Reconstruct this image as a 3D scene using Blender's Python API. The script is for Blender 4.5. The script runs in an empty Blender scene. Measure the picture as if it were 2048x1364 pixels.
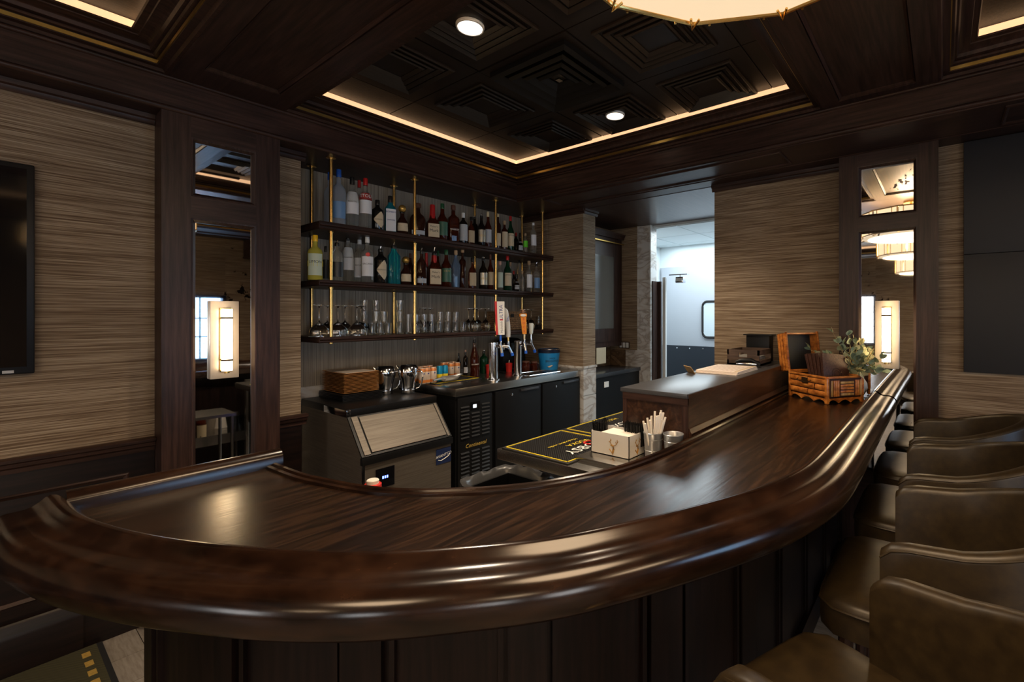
import bpy, bmesh, math, random
from mathutils import Vector, Matrix
random.seed(7)
R = math.radians
SC = bpy.context.scene
COL = SC.collection

# ------------------------------------------------------------------ camera, world, exposure
XA, XB_, HY, HC = 1885.0, -65.0, 631.0, 1.6
T_ = .7436
TH = math.atan(T_)
F = (XA - XB_) / (T_ + 1 / T_)
CX = XA - F * T_
cth, sth = math.cos(TH), math.sin(TH)
cam_data = bpy.data.cameras.new('camera')
cam = bpy.data.objects.new('camera', cam_data)
COL.objects.link(cam)
cam.location = (0, 0, HC)
cam.rotation_euler = (R(90), 0, TH - R(90))
cam_data.sensor_width = 36
cam_data.lens = F / 2048 * 36
cam_data.shift_x = -(CX - 1024) / 2048
cam_data.shift_y = -(682 - HY) / 2048
cam_data.clip_start = .05
SC.camera = cam
SC.cycles.max_bounces = 8
SC.cycles.transmission_bounces = 8
SC.cycles.glossy_bounces = 4
SC.cycles.diffuse_bounces = 3
SC.view_settings.view_transform = 'Standard'
SC.view_settings.look = 'None'
SC.view_settings.gamma = 1
SC.view_settings.use_curve_mapping = False
SC.view_settings.exposure = 0.6
w = bpy.data.worlds.new('sky')
SC.world = w
w.use_nodes = True
w.node_tree.nodes['Background'].inputs[0].default_value = (.42, .66, .95, 1)
w.node_tree.nodes['Background'].inputs[1].default_value = 2.0

def area_light(name, loc, rot, sx, sy, power, color, portal=False, spread=180):
    l = bpy.data.lights.new(name, 'AREA')
    l.shape = 'RECTANGLE'; l.size = sx; l.size_y = sy; l.energy = power; l.color = color
    l.spread = R(spread)
    if portal: l.cycles.is_portal = True
    o = bpy.data.objects.new(name, l); COL.objects.link(o)
    o.location = loc; o.rotation_euler = rot
    return o
WARM = (1.0, .70, .42)
DAY = (.74, .88, 1.0)
DAYW = (1.0, .92, .82)
# daylight through the windows behind and left of the camera
WIN_S = [(-4.6, -3.2), (-1.9, -.5), (1.35, 2.78)]           # x spans in wall_front (y = -4)
WIN_W = [(1.28, 2.5), (-2.4, -1.1)]                         # y spans in wall_rear (x = -6)
for a, b in WIN_S:
    area_light('window_daylight', ((a + b) / 2, -4.17, 1.38), (R(90), 0, 0), b - a, 1.15, (22 if a > 1 else 34), ((.36, .62, 1.0) if a > 1 else DAYW))
for a, b in WIN_W:
    area_light('window_daylight', (-6.17, (a + b) / 2, 1.5), (R(90), 0, R(-90)), b - a, 1.15, 27, DAYW)
# kitchen fluorescent fittings beyond the opening
area_light('kitchen_light', (5.5, 2.0, 2.60), (0, 0, 0), 1.1, 2.4, 42, (.84, .95, 1.0))
def spot(name, loc, power, color, angle=100, blend=.7, size=.05, rot=(0, 0, 0)):
    l = bpy.data.lights.new(name, 'SPOT'); l.energy = power; l.color = color
    l.spot_size = R(angle); l.spot_blend = blend; l.shadow_soft_size = size
    o = bpy.data.objects.new(name, l); COL.objects.link(o); o.location = loc; o.rotation_euler = rot
    return o

# ------------------------------------------------------------------ px helpers (photo pixels -> world)
def dirn(px):
    a = (px - CX) / F
    return cth + a * sth, sth - a * cth
def onY(px, py, Y):
    ux, uy = dirn(px); d = Y / uy
    return d * ux, HC - (py - HY) / F * d, d

# ------------------------------------------------------------------ materials
MATS = {}
def newmat(name):
    m = bpy.data.materials.new(name); m.use_nodes = True
    MATS[name] = m
    return m, m.node_tree, m.node_tree.nodes['Principled BSDF']
def pmat(name, col, rough=.5, metal=0, trans=0, ior=1.45, emit=None, es=0, coat=0, spec=None, noise=0, nscale=20, alpha=None):
    m, nt, b = newmat(name)
    b.inputs['Base Color'].default_value = (*col, 1)
    b.inputs['Roughness'].default_value = rough
    b.inputs['Metallic'].default_value = metal
    b.inputs['Transmission Weight'].default_value = trans
    b.inputs['IOR'].default_value = ior
    b.inputs['Coat Weight'].default_value = coat
    if spec is not None: b.inputs['Specular IOR Level'].default_value = spec
    if emit:
        b.inputs['Emission Color'].default_value = (*emit, 1)
        b.inputs['Emission Strength'].default_value = es
    if noise:
        tc = nt.nodes.new('ShaderNodeTexCoord'); n = nt.nodes.new('ShaderNodeTexNoise')
        n.inputs['Scale'].default_value = nscale; n.inputs['Detail'].default_value = 4
        nt.links.new(tc.outputs['Object'], n.inputs['Vector'])
        mr = nt.nodes.new('ShaderNodeMapRange')
        mr.inputs['To Min'].default_value = 1 - noise; mr.inputs['To Max'].default_value = 1 + noise
        nt.links.new(n.outputs['Fac'], mr.inputs['Value'])
        mx = nt.nodes.new('ShaderNodeMix'); mx.data_type = 'RGBA'; mx.blend_type = 'MULTIPLY'
        mx.inputs[0].default_value = 1; mx.inputs[6].default_value = (*col, 1)
        nt.links.new(mr.outputs[0], mx.inputs[7]); nt.links.new(mx.outputs[2], b.inputs['Base Color'])
    return m
def streaks(name, c1, c2, c3, scl, rough, bump=.1, detail=6, coat=0, spec=.5, big=1.2, rvar=0, dist=0):
    """fibrous / grained surface: noise stretched by scl in object space"""
    m, nt, b = newmat(name)
    N, L = nt.nodes.new, nt.links.new
    tc = N('ShaderNodeTexCoord'); mp = N('ShaderNodeMapping'); mp.inputs['Scale'].default_value = scl
    L(tc.outputs['Object'], mp.inputs['Vector'])
    n1 = N('ShaderNodeTexNoise'); n1.inputs['Scale'].default_value = 1; n1.inputs['Detail'].default_value = detail
    n1.inputs['Roughness'].default_value = .62; n1.inputs['Distortion'].default_value = dist
    L(mp.outputs[0], n1.inputs['Vector'])
    n2 = N('ShaderNodeTexNoise'); n2.inputs['Scale'].default_value = big; n2.inputs['Detail'].default_value = 2
    L(tc.outputs['Object'], n2.inputs['Vector'])
    cr = N('ShaderNodeValToRGB')
    e = cr.color_ramp.elements
    e[0].position = .34; e[0].color = (*c1, 1)
    e[1].position = .68; e[1].color = (*c3, 1)
    k = e.new(.5); k.color = (*c2, 1)
    L(n1.outputs['Fac'], cr.inputs['Fac'])
    mr = N('ShaderNodeMapRange'); mr.inputs['To Min'].default_value = .7; mr.inputs['To Max'].default_value = 1.3
    L(n2.outputs['Fac'], mr.inputs['Value'])
    mx = N('ShaderNodeMix'); mx.data_type = 'RGBA'; mx.blend_type = 'MULTIPLY'; mx.inputs[0].default_value = 1
    L(cr.outputs[0], mx.inputs[6]); L(mr.outputs[0], mx.inputs[7]); L(mx.outputs[2], b.inputs['Base Color'])
    b.inputs['Roughness'].default_value = rough
    b.inputs['Coat Weight'].default_value = coat; b.inputs['Coat Roughness'].default_value = .15
    b.inputs['Specular IOR Level'].default_value = spec
    if rvar:
        rr = N('ShaderNodeMapRange'); rr.inputs['To Min'].default_value = rough - rvar; rr.inputs['To Max'].default_value = rough + rvar
        L(n1.outputs['Fac'], rr.inputs['Value']); L(rr.outputs[0], b.inputs['Roughness'])
    if bump:
        bp = N('ShaderNodeBump'); bp.inputs['Strength'].default_value = bump; bp.inputs['Distance'].default_value = .002
        L(n1.outputs['Fac'], bp.inputs['Height']); L(bp.outputs[0], b.inputs['Normal'])
    return m
W1, W2, W3 = (.015, .0072, .0052), (.033, .0158, .0115), (.056, .028, .021)
D1, D2, D3 = (.0035, .0015, .0012), (.0075, .0034, .0026), (.014, .0062, .0046)
wood_v = streaks('walnut_vertical', W1, W2, W3, (60, 60, 3), .40, .06, spec=.3)
wood_shaded = streaks('walnut_shaded', D1, D2, D3, (60, 60, 3), .38, .05, spec=.3)  # walnut darkened in colour to stand in for shade below the bar
wood_dx = streaks('espresso_along_x', D1, D2, D3, (3, 60, 60), .34, .05, spec=.4)
wood_x = streaks('walnut_along_x', W1, W2, W3, (3, 60, 60), .40, .06, spec=.3)
wood_y = streaks('walnut_along_y', W1, W2, W3, (60, 3, 60), .40, .06, spec=.3)
wood_bar = streaks('bar_top_walnut', (.004, .0018, .001), (.014, .006, .003), (.040, .018, .0085), (2.6, 34, 34), .25, .16, detail=8, rvar=.04, dist=1.6, big=2.2)
wood_rail = streaks('armrest_walnut', (.006, .0026, .0015), (.015, .0063, .0034), (.030, .013, .0065), (7, 9, 30), .19, .03, detail=6, rvar=.02, big=3)
wood_ledge = streaks('ledge_walnut', (.014, .006, .0035), (.034, .014, .0075), (.07, .032, .016), (4, 30, 30), .33, .12, detail=7, dist=1.2)
grass = streaks('grasscloth', (.10, .062, .036), (.235, .17, .112), (.42, .34, .245), (3, 3, 240), .85, .4, detail=5, spec=.15, big=.9)
silk = streaks('grey_vertical_cloth', (.17, .142, .110), (.27, .232, .185), (.38, .33, .265), (120, 120, 1.5), .62, .15, detail=4, spec=.3)
ceil_leather = streaks('embossed_ceiling', (.007, .0035, .002), (.014, .0075, .0045), (.03, .017, .010), (40, 90, 40), .42, .5, detail=5)
tile_ceiling = pmat('dark_ceiling_tile', (.014, .0095, .0075), .35, noise=.3)
leather = streaks('olive_brown_leather', (.020, .0125, .005), (.029, .0185, .0072), (.040, .026, .010), (30, 30, 30), .42, .08, detail=6)
brass = pmat('brass', (.72, .47, .16), .24, 1)
brass_rough = pmat('brass_strip', (.62, .42, .12), .32, 1)
chrome = pmat('chrome', (.72, .74, .78), .12, 1)
steel = streaks('brushed_steel', (.105, .088, .070), (.135, .114, .092), (.17, .145, .118), (3, 3, 160), .48, .05)
for _m in (steel,): _m.node_tree.nodes['Principled BSDF'].inputs['Metallic'].default_value = .5
steel_flat = pmat('satin_steel', (.50, .49, .47), .26, 1)
black = pmat('black_enamel', (.005, .005, .0055), .42, spec=.3)
black_m = pmat('matte_black', (.012, .012, .013), .7)
charcoal = pmat('charcoal_board', (.012, .013, .017), .55, noise=.2, nscale=3)
black_gloss = pmat('black_glass', (.004, .004, .005), .06)
white = pmat('white_paint', (.72, .74, .74), .6)
kwhite = pmat('kitchen_white', (.66, .73, .76), .55)
kgrey = pmat('kitchen_door_grey', (.42, .45, .50), .35)
knavy = pmat('kick_plate_navy', (.018, .024, .034), .5)
paper = pmat('paper', (.80, .74, .66), .8, noise=.06)
cream = pmat('cream_label', (.62, .52, .36), .6, noise=.08, nscale=60)
floor_tile = streaks('linen_floor_tile', (.20, .17, .14), (.26, .225, .19), (.32, .28, .24), (80, 10, 1), .5, .1)
grout = pmat('grout', (.10, .085, .07), .8)
def marble_mat(name, base, vein, warm):
    m, nt, b = newmat(name)
    N, L = nt.nodes.new, nt.links.new
    tc = N('ShaderNodeTexCoord'); mp = N('ShaderNodeMapping'); mp.inputs['Rotation'].default_value = (.6, .5, .4)
    mp.inputs['Scale'].default_value = (2.2, 2.2, 5)
    L(tc.outputs['Object'], mp.inputs[0])
    n = N('ShaderNodeTexNoise'); n.inputs['Scale'].default_value = 1.6; n.inputs['Detail'].default_value = 8; n.inputs['Distortion'].default_value = 1.3
    L(mp.outputs[0], n.inputs[0])
    cr = N('ShaderNodeValToRGB'); e = cr.color_ramp.elements
    e[0].position = .40; e[0].color = (*base, 1); e[1].position = .62; e[1].color = (*base, 1)
    k = e.new(.49); k.color = (*vein, 1); k = e.new(.52); k.color = (*warm, 1)
    L(n.outputs['Fac'], cr.inputs[0]); L(cr.outputs[0], b.inputs['Base Color'])
    b.inputs['Roughness'].default_value = .3
    return m
marble = marble_mat('veined_marble', (.60, .60, .59), (.34, .30, .27), (.50, .46, .42))
stone = marble_mat('brown_travertine', (.15, .095, .055), (.07, .042, .025), (.24, .165, .10))
def mirror_mat():
    m, nt, b = newmat('antique_mirror')
    N, L = nt.nodes.new, nt.links.new
    b.inputs['Metallic'].default_value = 1; b.inputs['Roughness'].default_value = .02
    tc = N('ShaderNodeTexCoord'); n = N('ShaderNodeTexNoise'); n.inputs['Scale'].default_value = 34; n.inputs['Detail'].default_value = 3
    n2 = N('ShaderNodeTexNoise'); n2.inputs['Scale'].default_value = 5
    L(tc.outputs['Object'], n.inputs[0]); L(tc.outputs['Object'], n2.inputs[0])
    ad = N('ShaderNodeMath'); ad.operation = 'MULTIPLY'
    L(n.outputs['Fac'], ad.inputs[0]); L(n2.outputs['Fac'], ad.inputs[1])
    cr = N('ShaderNodeValToRGB'); e = cr.color_ramp.elements
    e[0].position = .385; e[0].color = (.72, .74, .76, 1); e[1].position = .43; e[1].color = (.05, .045, .05, 1)
    L(ad.outputs[0], cr.inputs[0]); L(cr.outputs[0], b.inputs['Base Color'])
    return m
mirror = mirror_mat()
def rug_mat():
    m, nt, b = newmat('plaid_rug')
    N, L = nt.nodes.new, nt.links.new
    tc = N('ShaderNodeTexCoord'); wv = N('ShaderNodeTexWave'); wv.inputs['Scale'].default_value = 60; wv.bands_direction = 'DIAGONAL'
    ck = N('ShaderNodeTexNoise'); ck.inputs['Scale'].default_value = 9
    L(tc.outputs['Object'], wv.inputs[0]); L(tc.outputs['Object'], ck.inputs[0])
    cr = N('ShaderNodeValToRGB'); e = cr.color_ramp.elements
    e[0].color = (.010, .010, .006, 1); e[1].color = (.075, .065, .022, 1)
    L(wv.outputs['Color'], cr.inputs[0])
    cr2 = N('ShaderNodeValToRGB'); e = cr2.color_ramp.elements
    e[0].position = .86; e[0].color = (0, 0, 0, 1); e[1].position = .9; e[1].color = (1, 1, 1, 1)
    L(ck.outputs['Fac'], cr2.inputs[0])
    mx = N('ShaderNodeMix'); mx.data_type = 'RGBA'; L(cr2.outputs[0], mx.inputs[0]); L(cr.outputs[0], mx.inputs[6])
    mx.inputs[7].default_value = (.42, .26, .055, 1)
    L(mx.outputs[2], b.inputs['Base Color']); b.inputs['Roughness'].default_value = .95
    return m
rugm = rug_mat()
lamp_glass = pmat('lit_opal_glass', (.9, .8, .65), .4, emit=(1, .72, .40), es=11.0)
led = pmat('led_glow_band', (1, .8, .5), .5, emit=(1, .56, .29), es=.70)
drum_panel = pmat('drum_shade_panel', (.9, .8, .6), .5, emit=(1, .72, .42), es=1.0)
drum_bottom = pmat('drum_diffuser', (.5, .45, .36), .6, emit=(1, .74, .46), es=.60)
downl = pmat('downlight_lens', (1, .9, .8), .4, emit=(1, .80, .62), es=3.0)
blue_led = pmat('blue_readout', (.02, .03, .3), .4, emit=(.10, .16, 1), es=5)
white_led = pmat('white_readout', (.8, .9, 1), .4, emit=(.75, .9, 1), es=2)
glass = pmat('clear_glass', (.98, 1, .99), .0, trans=1, ior=1.5)
window_glass = pmat('window_pane', (.9, .95, 1), .05)
window_glass.node_tree.nodes['Principled BSDF'].inputs['Alpha'].default_value = .12

# ------------------------------------------------------------------ object helpers
WM = {}
def reg(o, M): WM[o.as_pointer()] = M
def thing(name, label, cat, loc=(0, 0, 0), rotz=0, group=None):
    o = bpy.data.objects.new(name, None); COL.objects.link(o)
    o.location = loc; o.rotation_euler = (0, 0, rotz); o.empty_display_size = .1
    o['label'] = label; o['category'] = cat
    if group: o['group'] = group
    reg(o, Matrix.Translation(loc) @ Matrix.Rotation(rotz, 4, 'Z'))
    return o
def tag(o, label, cat, group=None):
    o['label'] = label; o['category'] = cat
    if group: o['group'] = group
    return o
class MB:
    def __init__(s): s.bm = bmesh.new()
    def add(s, verts, faces):
        vs = [s.bm.verts.new(v) for v in verts]
        for f in faces:
            try: s.bm.faces.new([vs[i] for i in f])
            except ValueError: pass
        return vs
    def box(s, x0, x1, y0, y1, z0, z1, bev=0, M=None):
        x0, x1 = min(x0, x1), max(x0, x1); y0, y1 = min(y0, y1), max(y0, y1); z0, z1 = min(z0, z1), max(z0, z1)
        b = bmesh.new() if (bev or M) else s.bm
        V = [(x0, y0, z0), (x1, y0, z0), (x1, y1, z0), (x0, y1, z0), (x0, y0, z1), (x1, y0, z1), (x1, y1, z1), (x0, y1, z1)]
        vs = [b.verts.new(v) for v in V]
        for f in [(0, 3, 2, 1), (4, 5, 6, 7), (0, 1, 5, 4), (1, 2, 6, 5), (2, 3, 7, 6), (3, 0, 4, 7)]: b.faces.new([vs[i] for i in f])
        if bev: bmesh.ops.bevel(b, geom=b.edges[:], offset=bev, segments=2, affect='EDGES', profile=.6)
        if b is not s.bm:
            if M: bmesh.ops.transform(b, matrix=M, verts=b.verts)
            s.merge(b)
        return s
    def merge(s, b):
        b.verts.index_update()
        vs = [s.bm.verts.new(v.co) for v in b.verts]
        for f in b.faces:
            try: s.bm.faces.new([vs[v.index] for v in f.verts])
            except ValueError: pass
        b.free()
    def lathe(s, prof, c=(0, 0, 0), n=24, sq=0, sy=1, rot=0, caps=True):
        rings = []
        for r, z in prof:
            ring = []
            for k in range(n):
                a = 2 * math.pi * k / n + rot
                ca, sa = math.cos(a), math.sin(a)
                q = 1
                if sq: q = (1 / max(abs(math.cos(a - rot)), abs(math.sin(a - rot)))) ** sq if sq <= 1 else 1
                if sq:
                    p = 2 + sq * 8
                    q = 1 / (abs(ca) ** p + abs(sa) ** p) ** (1 / p)
                ring.append(s.bm.verts.new((c[0] + r * ca * q, c[1] + r * sa * q * sy, c[2] + z)))
            rings.append(ring)
        for i in range(len(rings) - 1):
            for k in range(n):
                s.bm.faces.new([rings[i][k], rings[i][(k + 1) % n], rings[i + 1][(k + 1) % n], rings[i + 1][k]])
        if caps:
            s.bm.faces.new(rings[0][::-1]); s.bm.faces.new(rings[-1])
        return s
    def cyl(s, c, r, h, n=20, r2=None): return s.lathe([(r, 0), (r2 if r2 is not None else r, h)], c, n)
    def tube(s, pts, r, n=8, closed=False, rs=None):
        pts = [Vector(p) for p in pts]
        rings = []
        up = Vector((0, 0, 1))
        for i, p in enumerate(pts):
            if closed: t = pts[(i + 1) % len(pts)] - pts[i - 1]
            else: t = pts[min(i + 1, len(pts) - 1)] - pts[max(i - 1, 0)]
            t.normalize()
            u = t.cross(up)
            if u.length < .05: u = t.cross(Vector((1, 0, 0)))
            u.normalize(); v = u.cross(t)
            rr = rs[i] if rs else r
            rings.append([s.bm.verts.new(p + u * rr * math.cos(2 * math.pi * k / n) + v * rr * math.sin(2 * math.pi * k / n)) for k in range(n)])
        m = len(rings)
        for i in range(m if closed else m - 1):
            A, B = rings[i], rings[(i + 1) % m]
            for k in range(n): s.bm.faces.new([A[k], A[(k + 1) % n], B[(k + 1) % n], B[k]])
        if not closed:
            s.bm.faces.new(rings[0][::-1]); s.bm.faces.new(rings[-1])
        return s
    def loft(s, rings, closed_ring=True, closed_path=False, caps=True):
        R_ = [[s.bm.verts.new(v) for v in r] for r in rings]
        m, n = len(R_), len(R_[0])
        for i in range(m if closed_path else m - 1):
            A, B = R_[i], R_[(i + 1) % m]
            for k in range(n if closed_ring else n - 1):
                try: s.bm.faces.new([A[k], A[(k + 1) % n], B[(k + 1) % n], B[k]])
                except ValueError: pass
        if caps and closed_ring and not closed_path:
            s.bm.faces.new(R_[0][::-1]); s.bm.faces.new(R_[-1])
        return s
    def prism(s, poly, z0, z1):
        a = [s.bm.verts.new((x, y, z0)) for x, y in poly]; b = [s.bm.verts.new((x, y, z1)) for x, y in poly]
        n = len(poly)
        s.bm.faces.new(a[::-1]); s.bm.faces.new(b)
        for k in range(n): s.bm.faces.new([a[k], a[(k + 1) % n], b[(k + 1) % n], b[k]])
        return s
    def xf(s, M): bmesh.ops.transform(s.bm, matrix=M, verts=s.bm.verts); return s
    def build(s, name, mat, parent=None, smooth=False, ang=40):
        bmesh.ops.recalc_face_normals(s.bm, faces=s.bm.faces)
        if parent is not None:
            M = WM[parent.as_pointer()]
            bmesh.ops.transform(s.bm, matrix=M.inverted(), verts=s.bm.verts)
        else:
            xs = [v.co for v in s.bm.verts]
            lo = Vector([min(v[i] for v in xs) for i in range(3)]); hi = Vector([max(v[i] for v in xs) for i in range(3)])
            o_ = Vector(((lo.x + hi.x) / 2, (lo.y + hi.y) / 2, lo.z)); M = Matrix.Translation(o_)
            bmesh.ops.translate(s.bm, vec=-o_, verts=s.bm.verts)
        me = bpy.data.meshes.new(name); s.bm.to_mesh(me); s.bm.free()
        me.materials.append(mat)
        o = bpy.data.objects.new(name, me); COL.objects.link(o)
        if smooth:
            me.shade_smooth(); me.set_sharp_from_angle(angle=R(ang))
        if parent is not None: o.parent = parent
        else: o.location = M.translation
        reg(o, M if parent is None else WM[parent.as_pointer()])
        return o
def B(name, x0, x1, y0, y1, z0, z1, mat, parent=None, bev=0):
    return MB().box(x0, x1, y0, y1, z0, z1, bev).build(name, mat, parent, smooth=bool(bev))
def struct(o): o['kind'] = 'structure'; return o
def S(name, x0, x1, y0, y1, z0, z1, mat, bev=0): return struct(B(name, x0, x1, y0, y1, z0, z1, mat, None, bev))
def sgroup(name, loc=(0, 0, 0)):
    o = bpy.data.objects.new(name, None); COL.objects.link(o); o.location = loc; o['kind'] = 'structure'
    reg(o, Matrix.Translation(loc)); return o
def text_mb(txt, size, place, extr=.0006, spacing=1.0, shear=0):
    cu = bpy.data.curves.new('t', 'FONT'); cu.body = txt; cu.size = size; cu.align_x = 'CENTER'; cu.align_y = 'CENTER'
    cu.resolution_u = 2; cu.space_character = spacing; cu.shear = shear
    o = bpy.data.objects.new('t', cu); COL.objects.link(o)
    dg = bpy.context.evaluated_depsgraph_get(); dg.update()
    me = bpy.data.meshes.new_from_object(o.evaluated_get(dg))
    bm = bmesh.new(); bm.from_mesh(me)
    bpy.data.objects.remove(o); bpy.data.meshes.remove(me); bpy.data.curves.remove(cu)
    for v in bm.verts: v.co = Vector(place(v.co.x, v.co.y))
    mb = MB(); mb.bm.free(); mb.bm = bm
    return mb
def copy_tree(o, parent=None):
    c = o.copy(); COL.objects.link(c); c.parent = parent
    for ch in list(o.children): copy_tree(ch, c)
    return c
def catmull(P, n):
    P = [Vector(p) for p in P]; out = []
    for i in range(len(P) - 1):
        p0 = P[i - 1] if i else P[0] * 2 - P[1]; p1, p2 = P[i], P[i + 1]; p3 = P[i + 2] if i + 2 < len(P) else P[-1] * 2 - P[-2]
        for k in range(12):
            t = k / 12
            out.append(.5 * ((2 * p1) + (p2 - p0) * t + (2 * p0 - 5 * p1 + 4 * p2 - p3) * t * t + (3 * p1 - p0 - 3 * p2 + p3) * t ** 3))
    out.append(P[-1])
    for _ in range(3):                                    # smooth
        out = [out[0]] + [(out[i - 1] + out[i] * 2 + out[i + 1]) / 4 for i in range(1, len(out) - 1)] + [out[-1]]
    L = [0]
    for i in range(1, len(out)): L.append(L[-1] + (out[i] - out[i - 1]).length)
    res = []; j = 0
    for k in range(n):
        t = L[-1] * k / (n - 1)
        while j < len(L) - 2 and L[j + 1] < t: j += 1
        u = (t - L[j]) / max(1e-9, L[j + 1] - L[j]); res.append(out[j].lerp(out[j + 1], u))
    return res
def normals2(P):
    N_ = []
    for i in range(len(P)):
        t = P[min(i + 1, len(P) - 1)] - P[max(i - 1, 0)]; t.normalize(); N_.append(Vector((t.y, -t.x)))
    return N_
# ================================================================== THE SETTING
ZS = 2.65      # soffit
ZB = 2.827     # beam undersides
ZC = 2.985     # coffer ceiling
YP, YW, YN = 3.18, 3.34, 3.66      # pillar face, left wall, niche back
XBM, XP, XW = 3.05, 3.45, 3.62     # right beam face, right pillar face, right wall
# ---- floor
fl = struct(MB().box(-6.2, 6.4, -4.2, 3.9, -.1, -.006).build('floor', grout))
fy = 2.0
ti = None
for r_ in range(6):
    for c_ in range(12):
        x0 = -.9 + c_ * .405 + (r_ % 2) * .2; y0 = 1.9 + r_ * .235
        if ti is None:
            ti = MB().box(0, .402, 0, .232, -.006, 0).build('floor_tile', floor_tile, fl)
            ti.location = Vector((x0, y0, 0)); base = ti
        else:
            t = base.copy(); COL.objects.link(t); t.location = (x0, y0, 0)
for ch in fl.children:
    ch.location = ch.location
struct(fl)
# far part of the floor that the camera never sees closely
S('floor', -6.2, 6.4, -4.2, 1.895, -.006, 0, floor_tile)
# ---- left wall (television wall)
wl = S('wall_left', -6.2, 1.29, YW, YW + .4, 0, ZS, grass)
trim_n = [0]
def trim(x0, x1, y0, y1, z0, z1, mat, bev=0):
    trim_n[0] += 1
    return S('trim_%d' % trim_n[0], x0, x1, y0, y1, z0, z1, mat, bev)
def profile_x(name, prof, x0, x1, mat, parent=None, s=False):
    """prof: (y,z) polygon extruded along x"""
    m = MB(); m.loft([[(x0, y, z) for y, z in prof], [(x1, y, z) for y, z in prof]])
    o = m.build(name, mat, parent, smooth=True, ang=35)
    return struct(o) if s else o
def profile_y(name, prof, y0, y1, mat, parent=None, s=False):
    m = MB(); m.loft([[(x, y0, z) for x, z in prof], [(x, y1, z) for x, z in prof]])
    o = m.build(name, mat, parent, smooth=True, ang=35)
    return struct(o) if s else o
rail_prof = lambda Y, d: [(Y, .895), (Y - .012 * d, .895), (Y - .014 * d, .915), (Y - .028 * d, .925), (Y - .030 * d, .94), (Y - .045 * d, .948), (Y - .046 * d, .962), (Y - .038 * d, .966), (Y, .966)]
def rect_mould(parent, fn, u0, u1, v0, v1, wd, ht, mat, name='panel_moulding'):
    """raised rectangular moulding loop; fn(u,v,h)->xyz"""
    m = MB()
    prof = [(0, 0), (0, ht * .6), (wd * .3, ht), (wd * .6, ht * .7), (wd, ht * .25), (wd, 0)]
    rings = []
    for (u, v, su, sv) in [(u0, v0, 1, 1), (u1, v0, -1, 1), (u1, v1, -1, -1), (u0, v1, 1, -1)]:
        rings.append([fn(u + su * o, v + sv * o, h) for o, h in prof])
    m.loft(rings, True, True, False)
    return m.build(name, mat, parent, smooth=True, ang=30)
# wainscot left
wn = struct(MB().box(-6.2, .587, YW - .012, YW, 0, .90).build('trim_wainscot', wood_dx)); wn.name = 'trim_90'
profile_x('trim_91', rail_prof(YW - .008, 1), -6.2, .587, wood_x, s=True)
for a, b in ((-1.3, .49), (-3.3, -1.5), (-5.4, -3.5)):
    rect_mould(wn, lambda u, v, h: (u, YW - .012 - h, v), a, b, .30, .80, .02, .012, wood_x)
bprof = [(YW - .011, 0), (YW - .03, 0), (YW - .032, .17), (YW - .026, .195), (YW - .02, .205), (YW - .018, .225), (YW - .011, .235)]
sp = lambda dy: [(y - dy, z) for y, z in bprof[:1]] + [(y - dy, z) for y, z in bprof[1:]]
struct(profile_x('baseboard_left', sp(.02), -6.2, .33, wood_dx)); struct(profile_x('baseboard_left', bprof, .33, .587, wood_dx))
# wainscot between pillar and niche
wn2 = S('trim_92', 1.115, 1.29, YW - .012, YW, 0, .90, wood_dx)
profile_x('trim_93', rail_prof(YW - .008, 1), 1.115, 1.315, wood_x, s=True)
# small crowns under the soffit
crown = [(0, 0), (-.012, -.008), (-.02, .004), (-.022, .016), (-.034, .022), (-.036, .044), (0, .044)]
profile_x('trim_94', [(YW + a, 2.606 + b) for a, b in crown], -6.2, .587, wood_x, s=True)
profile_x('trim_95', [(YW + a, 2.606 + b) for a, b in crown], 1.115, 1.31, wood_x, s=True)
# ---- niche back wall and returns
bw = S('wall_back', 1.29, 4.0, YN, YN + .12, 0, ZS, silk)
for zz in (2.42, 1.02, 1.30):
    pass
S('wall_niche_side', 1.17, 1.29, YW + .001, YN, 0, ZS, grass).name = 'wall_niche'
st = struct(MB().box(1.29, 3.6, YN - .014, YN, 0, 1.09).build('trim_96', marble))
xx = 1.30
for i, wd_ in enumerate((.3, .3, .3, .3, .3, .3, .3, .2)):
    B('stone_tile', xx + .002, xx + wd_ - .002, YN - .022, YN - .014, .80, 1.088, marble, st); 
    B('stone_tile', xx + .002, xx + wd_ - .002, YN - .022, YN - .014, .5, .797, marble, st); xx += wd_
# ---- right wall
wr = S('wall_right', XW, XW + .2, -4.2, 1.486, 0, ZS, grass)
cs = S('wall_right_stub', 3.6, 3.797, 2.825, YN, 1.09, ZS, grass); cs.name = 'wall_stub'
csl = struct(MB().box(3.6, 3.797, 2.825, YN, 0, 1.09).build('trim_97', marble))
B('stone_cap', 3.585, 3.812, 2.81, YN, 1.078, 1.10, marble, csl, .004)
for k in range(4):
    B('stone_tile', 3.596, 3.80, 2.817, 2.826, k * .27 + .004, k * .27 + .266, marble, csl)
profile_y('trim_98', [(XW - .0 + a, 2.606 + b) for a, b in crown], .551, 1.5, wood_y, s=True)
profile_x('trim_99', [(2.825 + a, 2.606 + b) for a, b in crown], 3.59, 3.815, wood_x, s=True)
profile_y('trim_100', [(3.6 + a, 2.606 + b) for a, b in crown], 2.80, YN, wood_y, s=True)
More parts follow.
